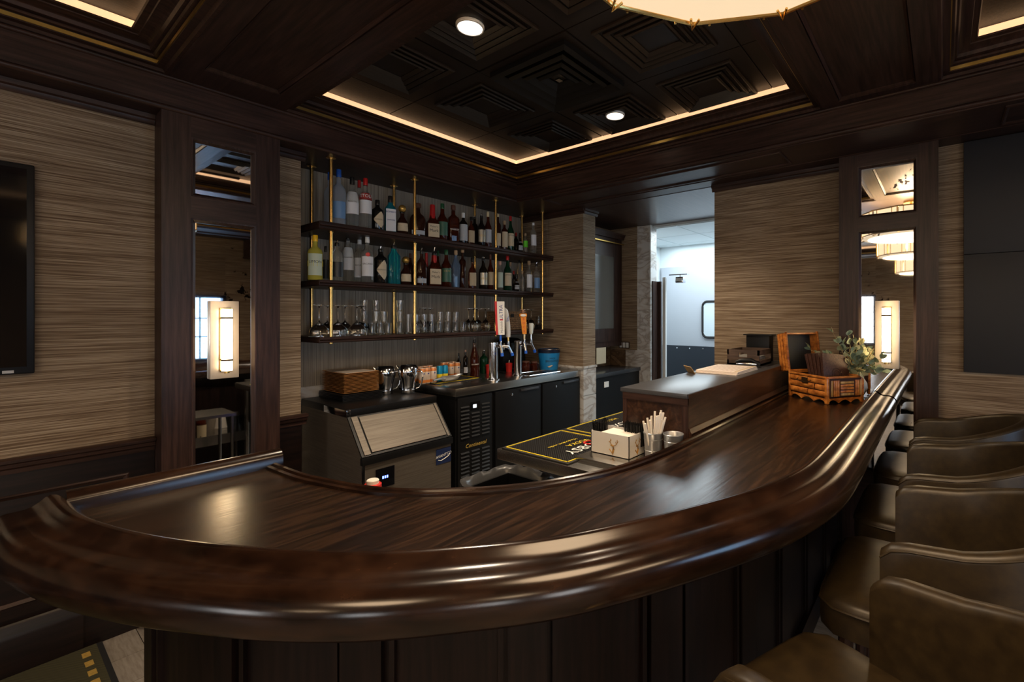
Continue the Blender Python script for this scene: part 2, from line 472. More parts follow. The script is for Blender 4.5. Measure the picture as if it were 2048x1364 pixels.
# alcove beyond the opening
XM = 4.72
wal = S('wall_alcove', XM, XM + .13, 2.89, 3.4, 0, ZS, grass)
pil = S('trim_101', XM - .004, XM + .13, 2.707, 2.89, 1.19, ZS, marble)
for a in (2.712, 2.878): B('pilaster_fillet', XM - .012, XM - .004, a, a + .008, 1.19, ZS, marble, pil)
S('trim_102', XM - .008, XM + .13, 2.707, 3.05, 0, 1.19, marble)
stb = S('trim_103', XM - .006, XM, 3.05, 3.285, .9, 1.19, stone)
S('wall_alcove_back', 3.797, XM + .13, 3.285, 3.4, 0, ZS, grass).name = 'wall_alcove'
S('trim_104', 3.797, XM, 3.278, 3.285, .9, 1.21, stone)
# brown jamb and white door track at the kitchen opening
S('trim_105', XM + .13, XM + .16, 2.655, 2.72, 0, 2.0, wood_v)
S('trim_106', XM + .02, XM + .13, 2.690, 2.707, 0, 2.0, wood_v)
S('trim_107', XM + .17, XM + .20, 2.61, 2.65, 0, 2.05, white)
# ---- kitchen
S('wall_passage', 3.82, XM + .13, 1.30, 1.486, 0, ZS, kwhite)
S('wall_kitchen', 6.2, 6.32, .6, 4.0, 2.31, 2.62, kwhite)
S('wall_kitchen_side', XM + .16, 6.2, 3.4, 3.5, 0, 2.62, kwhite).name = 'wall_kitchen'
S('wall_kitchen_end', 3.9, 6.3, .5, .6, 0, 2.62, kwhite).name = 'wall_kitchen'
S('wall_kitchen_low', 6.2, 6.32, .6, 4.0, 0, 2.31, kgrey).name = 'wall_kitchen'
ck = S('ceiling', XM + .05, 6.3, .5, 3.5, 2.62, 2.66, kwhite)
for i in range(3):
    for j in range(5):
        B('ceiling_tile', 4.79 + i * .6, 4.79 + i * .6 + .585, .62 + j * .6, .62 + j * .6 + .585, 2.612, 2.62, kwhite, ck)
kd = sgroup('door_1', (6.19, 2.5, 0))
B('door_leaf', 6.165, 6.195, 1.2, 3.36, 0, 2.30, kgrey, kd, .004)
B('kick_plate', 6.158, 6.165, 1.25, 3.34, .05, 1.166, knavy, kd)
for yy in (3.3, 3.1, 2.9, 2.7, 2.5, 2.3): MB().lathe([(.012, 0), (.008, .006)], (0, 0, 0), 10).xf(Matrix.Translation((6.158, yy, 1.13)) @ Matrix.Rotation(R(-90), 4, 'Y')).build('rivet', chrome, kd)
def rrect(cy, cz, hw, hh, r, n=6):
    P = []
    for (sx, sz, a0) in ((1, 1, 0), (-1, 1, 90), (-1, -1, 180), (1, -1, 270)):
        for k in range(n + 1):
            a = R(a0 + 90 * k / n); P.append((cy + sx * (hw - r) + r * math.cos(a), cz + sz * (hh - r) + r * math.sin(a)))
    return P
MB().tube([(6.15, y, z) for y, z in rrect(2.52, 1.545, .18, .25, .07)], .016, 8, closed=True).build('window_gasket', black_m, kd, True)
m = MB(); P_ = rrect(2.52, 1.545, .175, .245, .065); m.loft([[(6.150, y, z) for y, z in P_], [(6.158, y, z) for y, z in P_]])
m.build('window_pane', pmat('door_pane', (.62, .72, .78), .15), kd)
kl = thing('exit_light', 'small chrome twin-head emergency light on the kitchen door frame', 'light', (5.6, 2.42, 2.08))
_x = 5.0
kl.location = (XM + .24, 2.50, 2.0); reg(kl, Matrix.Translation(kl.location))
B('bracket', XM + .20, XM + .26, 2.35, 2.58, 2.07, 2.08, chrome, kl)
B('lamp_body', XM + .20, XM + .28, 2.40, 2.50, 1.98, 2.05, chrome, kl, .01)
MB().cyl((XM + .23, 2.45, 2.045), .008, .03, 10).build('stem', chrome, kl)
B('lamp_lens', XM + .193, XM + .20, 2.415, 2.485, 2.0, 2.035, white, kl)
tvk = thing('kitchen_monitor', 'thin dark monitor edge seen beyond the opening beside the wall', 'monitor', (4.3, 1.5, 1.9))
MB().box(4.25, 4.75, 1.66, 1.70, 1.78, 2.2, .004, Matrix.Translation((0, 0, 0))).build('monitor_panel', black, tvk, True)
B('wall_bracket', 4.4, 4.6, 1.486, 1.66, 1.93, 2.05, black_m, tvk)
# ---- rear and front walls with windows (seen in the mirrors)
def wall_with_windows(name, axis, at, lo, hi, spans, z0, z1, other):
    cuts = sorted(spans); parts = []
    p = lo
    def seg(a, b, za, zb):
        if axis == 'x': return S(name, a, b, min(at, other), max(at, other), za, zb, grass)
        return S(name, min(at, other), max(at, other), a, b, za, zb, grass)
    for a, b in cuts:
        seg(p, a, 0, 3.1); seg(a, b, 0, z0); seg(a, b, z1, 3.1); p = b
    seg(p, hi, 0, 3.1)
wall_with_windows('wall_front', 'x', -4.0, -6.2, 3.8, WIN_S, .8, 1.96, -4.2)
wall_with_windows('wall_rear', 'y', -6.0, -4.2, 3.74, WIN_W, .9, 2.1, -6.2)
wi = 0
for (axis, spans, z0, z1) in (('x', WIN_S, .8, 1.96), ('y', WIN_W, .9, 2.1)):
    for a, b in spans:
        wi += 1
        g = sgroup('window_%d' % wi, ((a + b) / 2, -4.05, z0) if axis == 'x' else (-6.05, (a + b) / 2, z0))
        def bb(nm, u0, u1, v0, v1, t0, t1, mt):
            if axis == 'x': return B(nm, u0, u1, -4.0 + t0, -4.0 + t1, v0, v1, mt, g)
            return B(nm, -6.0 + t0, -6.0 + t1, u0, u1, v0, v1, mt, g)
        fm = bb('window_frame', a, b, z0, z0 + .05, -.1, .03, wood_v); bb('window_frame', a, b, z1 - .05, z1, -.1, .03, wood_v)
        bb('window_frame', a, a + .05, z0, z1, -.1, .03, wood_v); bb('window_frame', b - .05, b, z0, z1, -.1, .03, wood_v)
        for k in (1, 2): bb('mullion', a, b, z0 + (z1 - z0) * (.36 if k == 1 else .64), z0 + (z1 - z0) * (.36 if k == 1 else .64) + .02, -.08, -.04, black_m)
        for k in (1, 2, 3): bb('mullion', a + (b - a) * k / 4, a + (b - a) * k / 4 + .02, z0, z1, -.08, -.04, black_m)
        bb('window_pane', a + .02, b - .02, z0 + .02, z1 - .02, -.065, -.06, window_glass)
# ---- perimeter beams (soffits)
sA = S('trim_110', -6.2, XBM + .001, YP, YN + .12, ZS + .001, 3.1, wood_x)
sB = S('trim_111', XBM, XM + .06, -4.2, YN + .12, ZS, 3.1, wood_y)
B('soffit_panel', XW + .002, XM + .055, 1.49, 2.82, ZS - .003, ZS, streaks('lacquered_soffit', W1, W2, W3, (3, 60, 60), .38, .02, spec=.45, coat=.15), sB)
def bead(y, z, r=.012): return [(y + r * math.cos(R(a)), z + r * math.sin(R(a))) for a in range(0, 360, 30)]
profile_x('bead_moulding', [(YP - .0 + (a - YP), b) for a, b in bead(YP, 2.664, .014)], -6.2, XBM, wood_x, sA)
profile_x('bead_moulding', bead(YP, 2.822, .011), -6.2, XBM, wood_x, sA)
profile_y('bead_moulding', bead(XBM, 2.672, .014), -4.2, YP, wood_y, sB)
profile_y('bead_moulding', bead(XBM, 2.822, .011), -4.2, YP, wood_y, sB)
for (y0, y1) in ((.832, 2.9), (-2.3, -.255)):
    rect_mould(sB, lambda u, v, h: (u, v, ZS - h), 3.10, 3.385, y0, y1, .018, .010, wood_y)
profile_y('bead_moulding', bead(XP - .005, 2.655, .010), -4.2, 2.8, wood_y, sB)
# ---- coffer beams with recessed panels
def beam(name, x0, x1, y0, y1, along, panels):
    o = S(name, x0, x1, y0, y1, ZB + .018, 3.1, wood_x if along == 'x' else wood_y)
    wm_ = wood_x if along == 'x' else wood_y
    e = .095
    if along == 'y':
        B('beam_stile', x0, x0 + e, y0, y1, ZB, ZB + .018, wm_, o); B('beam_stile', x1 - e, x1, y0, y1, ZB, ZB + .018, wm_, o)
        ys = sorted(set([y0] + [q for p in panels for q in p] + [y1]))
        prev = y0
        for a, b in panels:
            B('beam_rail', x0 + e, x1 - e, prev, a, ZB, ZB + .018, wm_, o); prev = b
            rect_mould(o, lambda u, v, h: (u, v, ZB + .018 - h), x0 + e, x1 - e, a, b, .016, .014, wm_)
        B('beam_rail', x0 + e, x1 - e, prev, y1, ZB, ZB + .018, wm_, o)
    else:
        B('beam_stile', x0, x1, y0, y0 + e, ZB, ZB + .018, wm_, o); B('beam_stile', x0, x1, y1 - e, y1, ZB, ZB + .018, wm_, o)
        prev = x0
        for a, b in panels:
            B('beam_rail', prev, a, y0 + e, y1 - e, ZB, ZB + .018, wm_, o); prev = b
            rect_mould(o, lambda u, v, h: (u, v, ZB + .018 - h), a, b, y0 + e, y1 - e, .016, .014, wm_)
        B('beam_rail', prev, x1, y0 + e, y1 - e, ZB, ZB + .018, wm_, o)
    return o
beam('trim_120', .609, 1.132, -4.2, YP - .001, 'y', [(-1.9, -.25), (.75, 2.96)])
beam('trim_121', 1.133, XBM - .001, .017, .571, 'x', [(1.33, 2.985)])
beam('trim_122', -1.4, .608, .017, .571, 'x', [(-1.2, .4)])
beam('trim_123', -1.93, -1.401, -4.2, YP - .001, 'y', [(-1.9, -.25), (.75, 2.96)])
beam('trim_124', -1.4, .608, -2.5, -1.95, 'x', [(-1.2, .4)])
beam('trim_125', 1.133, XBM - .001, -2.5, -1.95, 'x', [(1.33, 2.985)])
beam('trim_126', -4.5, -3.95, -4.2, YP - .001, 'y', [(-1.9, -.25), (.75, 2.96)])
beam('trim_127', -3.949, -1.931, .017, .571, 'x', [(-3.7, -2.2)])
# ---- coffers: mouldings, brass strip, led glow band and dark ceiling
ceil = struct(MB().box(-6.2, XBM + .2, -4.2, YN, ZC, ZC + .04).build('ceiling', ceil_leather))
def coffer(x0, x1, y0, y1, tiles=None):
    tn = sgroup('trim_%d' % (130 + len([o for o in COL.objects if o.name.startswith('trim_13')])), ((x0 + x1) / 2, (y0 + y1) / 2, ZB))
    def loop(prof, nm, mt, closed=True):
        rings = []
        for (cx_, cy_, sx_, sy_) in ((x0, y0, 1, 1), (x1, y0, -1, 1), (x1, y1, -1, -1), (x0, y1, 1, -1)):
            rings.append([(cx_ + sx_ * o, cy_ + sy_ * o, z) for o, z in prof])
        m = MB(); m.loft(rings, True, True, False)
        return m.build(nm, mt, tn, smooth=True, ang=28)
    loop([(0, 2.83), (.012, 2.832), (.02, 2.845), (.045, 2.848), (.045, 2.875), (.06, 2.878), (.066, 2.886), (.06, 2.894), (.075, 2.897), (.082, 2.912), (.10, 2.922), (.125, 2.926), (.128, 2.931), (.15, 2.934), (.155, 2.940), (.0, 2.940)], 'crown_moulding', wood_x)
    loop([(.043, 2.853), (.049, 2.853), (.049, 2.870), (.043, 2.870)], 'brass_strip', brass_rough)
    loop([(.128, 2.9402), (.140, 2.9402), (.140, 2.981), (.128, 2.981)], 'led_glow_band', led)  # cove led made tall: its glow stands in for the lit ceiling edge
coffer(1.132, XBM, .571, YP)
coffer(-1.4, .609, .571, YP)
coffer(1.132, XBM, -1.95, .017)
coffer(-1.4, .609, -1.95, .017)
coffer(-3.95, -1.93, .571, YP)
coffer(-3.95, -1.93, -1.95, .017)
# pressed ceiling tiles of the main coffer: nested square steps
def ctile(x0, y0, s=.635, x1=None, y1=None, flat=False):
    m = MB(); g = .003
    xa, xb = x0 + g, (x1 if x1 else x0 + s) - g; ya, yb = y0 + g, (y1 if y1 else y0 + s) - g
    m.box(xa, xb, ya, yb, ZC - .008, ZC)
    o = m.build('ceiling_tile', ceil_leather if flat else tile_ceiling, ceil)
    if not flat:
        for (ins, z0_) in ((.085, ZC - .020), (.125, ZC - .026), (.165, ZC - .020), (.20, ZC - .026)):
            rect_mould(o, lambda u, v, h: (u, v, ZC - .008 - h), xa + ins, xb - ins, ya + ins, yb - ins, .026, .016, tile_ceiling, 'tile_step')
    return o
gx = [1.085, 1.72, 2.355, 2.99]; gy = [.19, .825, 1.46, 2.10, 2.734]
vent_cell = (1, 2)
for i in range(3):
    for j in range(4):
        if (i, j) == vent_cell: continue
        ctile(gx[i], gy[j])
for i in range(3): ctile(gx[i], 2.734, x1=gx[i] + .635, y1=3.18, flat=True)
for j in range(4): ctile(2.99, gy[j], x1=3.05, y1=gy[j] + .635, flat=True)
vt = thing('ceiling_vent', 'dark square stepped air vent between the two recessed downlights', 'vent', (2.037, 1.78, ZC - .05))
B('vent_plate', 1.725, 2.35, 1.465, 2.095, ZC - .012, ZC - .002, tile_ceiling, vt)
for k, ins in enumerate((.04, .11, .17, .225)):
    rect_mould(vt, lambda u, v, h: (u, v, ZC - .012 - h), 1.725 + ins, 2.35 - ins, 1.465 + ins, 2.095 - ins, .05, .045 - k * .006, black, 'vent_louvre')
B('damper_knob', 2.02, 2.055, 1.76, 1.79, ZC - .03, ZC - .012, chrome, vt)
for n_, (x, y, lb) in enumerate(((1.424, 1.80, 'recessed round downlight on the left of the ceiling vent'), (2.647, 1.80, 'recessed round downlight on the right, near the kitchen opening'))):
    t = thing('ceiling_light', lb, 'ceiling light', (x, y, ZC - .03), group='recessed downlights')
    MB().lathe([(.058, 0), (.064, 0), (.066, .006), (.066, .02), (.058, .02)], (x, y, ZC - .022), 32, caps=False).build('trim_ring', white, t, True)
    MB().cyl((x, y, ZC - .018), .058, .008, 32).build('light_lens', downl, t)
    spot('downlight', (x, y, ZC - .06), 80, (1.0, .80, .58), 110, .8, .05)
# ---- pillars with mirrors
def pillar(name, fn, u0, u1, m0, m1, zl, zu, side, lab):
    """fn(u,d,z): u along wall, d out of wall towards room"""
    g = sgroup(name, fn((u0 + u1) / 2, 0, 0))
    def bx(nm, a, b, d0, d1, z0, z1, mt, bev=0):
        p, q = fn(a, d0, z0), fn(b, d1, z1)
        return B(nm, p[0], q[0], p[1], q[1], z0, z1, mt, g, bev)
    bx('pillar_core', u0 + .002, u1 - .002, -.155, -.03, 0, ZS, wood_v)
    bx('stile', u0, m0 - .02, -.03, 0, 0, ZS, wood_v); bx('stile', m1 + .02, u1, -.03, 0, 0, ZS, wood_v)
    wm_ = wood_x if side == 'x' else wood_y
    for z0, z1 in ((0, zl[0] - .02), (zl[1] + .02, zu[0] - .02), (zu[1] + .02, ZS)):
        bx('rail', m0 - .02, m1 + .02, -.03, 0, z0, z1, wm_)
    for z0, z1 in (zl, zu):
        bx('mirror_pane', m0 - .02, m1 + .02, -.029, -.018, z0 - .02, z1 + .02, mirror)
        mm = MB(); prof = [(0, 0), (0, -.018), (.012, -.018), (.018, -.004), (.021, .003), (.021, -.0)]
        prof = [(0, -.0185), (0, -.012), (-.006, -.006), (-.013, .002), (-.02, .003), (-.02, -.0185)]
        rings = []
        for (u, v, su, sv) in ((m0, z0, 1, 1), (m1, z0, -1, 1), (m1, z1, -1, -1), (m0, z1, 1, -1)):
            rings.append([fn(u + su * o, h, v + sv * o) for o, h in prof])
        mm.loft(rings, True, True, False); mm.build('mirror_moulding', wood_v, g, True, 30)
    return g
fA = lambda u, d, z: (u, YP - d, z)
fB = lambda u, d, z: (XP - d, u, z)
pillar('trim_140', fA, .587, 1.115, .724, .974, (.62, 2.095), (2.25, 2.52), 'x', '')
pillar('trim_141', fB, .019, .551, .143, .423, (.62, 2.128), (2.25, 2.545), 'y', '')
def sconce(fn, uc, zc, lab, wdt=.128, h=.425):
    c = fn(uc, .0, zc - h / 2)
    t = thing('wall_sconce', lab, 'wall lamp', c, group='mirror sconces')
    def bx(nm, a, b, d0, d1, z0, z1, mt, bev=0):
        p, q = fn(a, d0, 0), fn(b, d1, 0)
        return B(nm, p[0], q[0], p[1], q[1], z0, z1, mt, t, bev)
    bx('back_plate', uc - wdt / 2, uc + wdt / 2, -.018, .012, zc - h / 2, zc + h / 2, plate_m, .003)
    bx('lamp_frame', uc - .026, uc + .026, .012, .024, zc - .175, zc + .175, brass, .002)
    p = fn(uc, .046, 0)
    MB().cyl((p[0], p[1], zc - .168), .024, .336, 24).build('glass_tube', lamp_glass, t, True)
    for z in (-.115, .115):
        MB().lathe([(.0265, 0), (.0265, .01), (.0245, .01), (.0245, 0)], (p[0], p[1], zc + z), 24, caps=False).build('clamp_band', bronze, t, True)
    MB().cyl((p[0], p[1], zc - .182), .012, .014, 12).build('finial', brass, t, True)
    return t
plate_m = pmat('brushed_nickel_plate', (.70, .62, .52), .35, .7, noise=.1)
bronze = pmat('bronze', (.12, .07, .035), .35, .8)
sconce(fA, .845, 1.467, 'tall lit wall sconce on the mirror of the left pillar')
sconce(fB, .280, 1.480, 'tall lit wall sconce on the mirror of the right pillar')
# ================================================================== PENDANTS
def drum(x, y, lab):
    t = thing('drum_pendant', lab, 'pendant lamp', (x, y, 2.45), group='large drum pendants')
    n = 12; r = .485; z0, z1 = 2.45, 2.70
    P = lambda r, k, z: (x + r * math.cos(2 * math.pi * k / n + R(11)), y + r * math.sin(2 * math.pi * k / n + R(11)), z)
    MB().lathe([(r - .012, .002), (r - .012, .010)], (x, y, z0), n, rot=R(11)).build('diffuser', drum_bottom, t)
    for k in range(n):
        m = MB(); a, b = P(r - .006, k + .04, 0), P(r - .006, k + .96, 0)
        m.add([(a[0], a[1], z0 + .012), (b[0], b[1], z0 + .012), (b[0], b[1], z1), (a[0], a[1], z1)], [(0, 1, 2, 3)])
        o = m.build('shade_panel', drum_panel, t)
        for q in (.0, .2, .8):
            p1, p2 = P(r, k + q, z0), P(r, k + q, z1)
            MB().tube([p1, p2], .004, 6).build('brass_bar', brass, t, True)
        c = P(r + .001, k, z0)
        m = MB(); m.tube([P(r - .03, k - .05, z0 - .002), P(r + .002, k, z0 - .012), P(r - .03, k + .05, z0 - .002)], .004, 6)
        m.build('corner_clip', brass, t, True)
    for z in (z0 + .006, z1):
        MB().tube([P(r, k, z) for k in range(n)], .007, 6, closed=True).build('rim_band', brass, t, True)
    MB().cyl((x, y, z1), .012, ZB - z1 - .012, 12).build('stem', brass, t, True)
    MB().cyl((x, y, ZB - .02), .07, .02, 24).build('canopy', brass, t, True)
    for k in (0, 3, 6, 9): MB().tube([(x, y, z1 + .02), P(r, k, z1)], .004, 6).build('spoke', brass, t, True)
    l = bpy.data.lights.new('pendant_lamp', 'POINT'); l.energy = 28; l.color = WARM; l.shadow_soft_size = .12
    area = area_light('pendant_downward_glow', (x, y, 2.435), (0, 0, 0), .8, .8, 14, WARM); area.data.shape = 'DISK'
    o = bpy.data.objects.new('pendant_lamp', l); COL.objects.link(o); o.location = (x, y, 2.6)
drum(.90, .27, 'large glowing drum pendant above the bar at the top of the photo')
drum(-1.08, .30, 'drum pendant behind the camera, nearer of two in the right mirror')
drum(.87, -2.22, 'unseen drum pendant added for armrest streaks, stool side of the room')  # unseen lamp, added to put warm streaks on the armrest
drum(-1.66, -2.22, 'unseen drum pendant added for armrest streaks, rear corner of the room')  # also added out of view for the armrest streaks
drum(-4.3, .30, 'drum pendant at the far end, smaller one in the right mirror')
# ================================================================== THE BAR
FOOT = [(.178, 1.93), (.181, 1.90), (.191, 1.743), (.215, 1.616), (.259, 1.463), (.318, 1.317), (.379, 1.197), (.45, 1.069), (.539, .947), (.644, .84), (.776, .724), (.932, .631), (1.132, .533), (1.339, .452), (1.581, .400), (1.83, .388), (2.175, .388), (2.7, .390), (3.2, .390), (3.445, .390)]
INN = [(.650, 1.93), (.654, 1.846), (.665, 1.69), (.688, 1.574), (.718, 1.455), (.750, 1.365), (.808, 1.265), (.866, 1.195), (.928, 1.128), (.997, 1.069), (1.085, 1.008), (1.203, .952), (1.309, .914), (1.43, .889), (1.622, .873), (1.86, .867), (2.3, .863), (2.9, .863), (3.615, .863)]
NP = 110
foot = catmull([(a, b) for a, b in FOOT], NP); inn = catmull([(a, b) for a, b in INN], NP)
nf, ni = normals2(foot), normals2(inn)
ZT = 1.067
bar = thing('bar_counter', 'long curved dark walnut bar counter with moulded armrest', 'bar counter', (1.0, 1.0, 0))
m = MB()
m.loft([[(foot[i].x, foot[i].y, ZT), (inn[i].x, inn[i].y, ZT), (inn[i].x, inn[i].y, ZT - .04), (foot[i].x, foot[i].y, ZT - .04)] for i in range(NP)])
m.build('countertop', wood_bar, bar)
AP = [(-.002, 1.040), (-.002, 1.069), (.004, 1.078), (.014, 1.092), (.024, 1.106), (.034, 1.115), (.044, 1.118), (.054, 1.114), (.064, 1.105), (.076, 1.097), (.090, 1.093), (.105, 1.093), (.120, 1.093), (.134, 1.090), (.147, 1.082), (.157, 1.068), (.162, 1.050), (.161, 1.030), (.154, 1.012), (.141, 1.000), (.122, .994), (.09, .993), (.04, .993), (-.01, .993)]
m = MB()
m.loft([[(foot[i].x + nf[i].x * t, foot[i].y + nf[i].y * t, z) for t, z in AP] for i in range(NP)])
m.build('armrest', wood_rail, bar, True, 60)
# raised lip on the bartender side
LP = [(-.034, ZT - .001), (-.032, ZT + .008), (-.022, ZT + .010), (-.018, ZT + .003), (-.012, ZT + .013), (-.004, ZT + .015), (.002, ZT + .010), (.002, ZT - .03), (-.034, ZT - .03)]
m = MB(); m.loft([[(inn[i].x - ni[i].x * t, inn[i].y - ni[i].y * t, z) for t, z in LP] for i in range(NP)])
m.build('inner_lip', wood_rail, bar, True, 40)
# end rail at the left end
ER = [(1.886, 1.05), (1.886, 1.098), (1.891, 1.108), (1.902, 1.118), (1.918, 1.122), (1.935, 1.119), (1.948, 1.108), (1.954, 1.095), (1.954, 1.0), (1.886, 1.0)]
profile_x('end_rail', ER, .16, .672, wood_rail, bar)
# body below the overhang
bo, bi = [foot[i] - nf[i] * .16 for i in range(NP)], [inn[i] + ni[i] * .06 for i in range(NP)]
sel = [i for i in range(NP) if bo[i].x < 3.60]
m = MB()
m.loft([[(bo[i].x, bo[i].y, .0), (bo[i].x, bo[i].y, 1.03), (bi[i].x, bi[i].y, 1.03), (bi[i].x, bi[i].y, .0)] for i in range(NP)])
m.build('bar_body', wood_shaded, bar)
def along(P, N_, s_, off, z):
    i = int(s_); f = s_ - i; i2 = min(i + 1, NP - 1)
    p = P[i].lerp(P[i2], f); n = N_[i].lerp(N_[i2], f); return (p.x + n.x * off, p.y + n.y * off, z)
nb = 9
for k in range(nb + 1):
    c_ = k * (NP - 1) / nb
    c0, c1 = max(0, c_ - 1.6), min(NP - 1.001, c_ + 1.6)
    m = MB(); m.loft([[along(bo, nf, s_, o_, z) for o_, z in ((0, .1), (.018, .1), (.018, .98), (0, .98))] for s_ in (c0, (c0 + c1) / 2, c1)])
    m.build('stile', wood_shaded, bar)
    for q in (c0 - .7, c1 + .5):
        if 0 < q < NP - 2:
            m = MB(); m.loft([[along(bo, nf, s_, o_, z) for o_, z in ((0, .16), (.012, .16), (.012, .92), (0, .92))] for s_ in (q, q + .4)])
            m.build('panel_bead', wood_shaded, bar)
for (za, zb, o_) in ((.0, .13, .026), (.93, 1.0, .02)):
    m = MB(); m.loft([[along(bo, nf, i, a, z) for a, z in ((0, za), (o_, za), (o_, zb), (0, zb))] for i in range(0, NP - 1)])
    m.build('base_rail' if za == 0 else 'top_rail', wood_shaded, bar)
# end post with two flutes at the open left end
B('end_panel', .335, .66, 1.905, 1.93, 0, 1.02, wood_shaded, bar)
for x in (.352, .372): B('flute', x, x + .008, 1.93, 1.936, .1, 1.0, wood_v, bar)
for s_ in (44, 62, 78, 92):
    p = along(bo, nf, s_, .03, .86); m = MB(); m.tube([(p[0], p[1], .90), along(bo, nf, s_, .055, .89), along(bo, nf, s_, .06, .862), along(bo, nf, s_, .045, .855)], .006, 8)
    m.build('bag_hook', chrome, bar, True)
# service ledge standing behind the counter
LX, LY0, LY1, LZ = 1.86, .880, 1.215, 1.260
lg = thing('service_ledge', 'raised walnut service ledge box behind the straight bar run', 'ledge', (2.8, 1.05, 0))
B('ledge_body', LX, 3.615, LY0 + .012, LY1, .0, LZ - .02, wood_ledge, lg)
B('front_board', LX + .0, 3.615, LY0, LY0 + .012, 1.06, LZ - .002, wood_ledge, lg)
B('ledge_top', LX - .012, 3.615, LY0 + .002, LY1 + .012, LZ - .02, LZ, pmat('ledge_top_slate', (.05, .05, .055), .28, noise=.15), lg, .003)
for (a, b) in ((LY0 + .0, LY0 + .03), (LY1 - .02, LY1)): B('corner_post', LX - .008, LX, a, b, .5, LZ - .02, wood_v, lg)
B('end_top_rail', LX - .01, LX, LY0, LY1, LZ - .05, LZ - .02, wood_y, lg)
profile_x('base_moulding', [(LY0, 1.067), (LY0 - .012, 1.080), (LY0 - .014, 1.09), (LY0 - .008, 1.098), (LY0 - .005, 1.108), (LY0, 1.112)], LX, 3.44, wood_ledge, lg)
# ---- stainless drainboard with bar mats
ZD = .958
dr = thing('drainboard', 'stainless drainboard under the bar edge holding the bar mats', 'drainboard', (1.8, 1.4, 0))
B('drain_top', 1.525, 1.85, .96, 1.725, ZD - .05, ZD, steel_flat, dr, .003); B('drain_top', 1.85, 3.2, 1.235, 1.725, ZD - .05, ZD, steel_flat, dr, .003)
B('riser_shelf', 1.60, 1.85, .965, 1.30, ZD + .006, ZD + .022, steel_flat, dr, .003)
B('riser_foot', 1.60, 1.62, .97, 1.29, .60, ZD + .006, steel_flat, dr)
for (x, y) in ((1.56, 1.18), (3.15, 1.69), (3.15, 1.26)): MB().cyl((x, y, 0), .02, ZD - .05, 12).build('leg', steel_flat, dr, True)
B('sink_basin', 2.1, 2.6, 1.25, 1.68, .62, ZD - .05, steel_flat, dr)
yellow = pmat('yellow_rubber', (.72, .55, .02), .5)
redp = pmat('red_print', (.6, .02, .015), .4)
whitep = pmat('white_print', (.82, .80, .75), .5)
def bar_mat(x0, x1, y0, y1, z, lab, words, nub=.0135):
    t = thing('bar_mat', lab, 'bar mat', ((x0 + x1) / 2, (y0 + y1) / 2, z))
    B('mat_base', x0, x1, y0, y1, z, z + .008, black_m, t, .002)
    for (a, b, c, d) in ((x0 + .012, x1 - .012, y0 + .012, y0 + .018), (x0 + .012, x1 - .012, y1 - .018, y1 - .012), (x0 + .012, x0 + .018, y0 + .012, y1 - .012), (x1 - .018, x1 - .012, y0 + .012, y1 - .012)):
        B('yellow_border', a, b, c, d, z + .008, z + .0105, yellow, t)
    m = MB(); nx = int((x1 - x0 - .05) / nub); ny = int((y1 - y0 - .05) / nub)
    for i in range(nx):
        for j in range(ny):
            cx_, cy_ = x0 + .028 + i * nub, y0 + .028 + j * nub; h = .0042
            m.add([(cx_ - h, cy_ - h, z + .008), (cx_ + h, cy_ - h, z + .008), (cx_ + h, cy_ + h, z + .008), (cx_ - h, cy_ + h, z + .008), (cx_, cy_, z + .0135)], [(0, 1, 4), (1, 2, 4), (2, 3, 4), (3, 0, 4)])
    o = m.build('rubber_nubs', pmat('rubber_nub', (.012, .012, .013), .35) if 'rubber_nub' not in MATS else MATS['rubber_nub'], t); o['kind'] = 'stuff'
    for (txt, size, cx_, cy_, mt) in words:
        mb = text_mb(txt, size, lambda u, v: (cx_ - u, cy_ - v, z + .0145))
        mb.build('lettering', mt, t)
    return t
bm1 = bar_mat(1.532, 1.965, 1.285, 1.70, ZD, 'black rubber bar mat nearest the napkin holder with white lettering', [('OBSY', .085, 1.735, 1.375, whitep), ('VODKA', .045, 1.80, 1.447, yellow), ('Handcrafted vodka', .027, 1.75, 1.50, yellow)])
MB().lathe([(.022, 0), (.032, 0), (.032, .004), (.022, .004)], (1.835, 1.40, ZD + .012), 20, caps=False).build('red_seal', redp, bm1)
bar_mat(1.985, 2.62, 1.285, 1.70, ZD, 'second black rubber bar mat with yellow stripes, farther along drainboard', [('NEIOX', .07, 2.3, 1.50, whitep), ('VODKA', .04, 2.3, 1.60, yellow)])
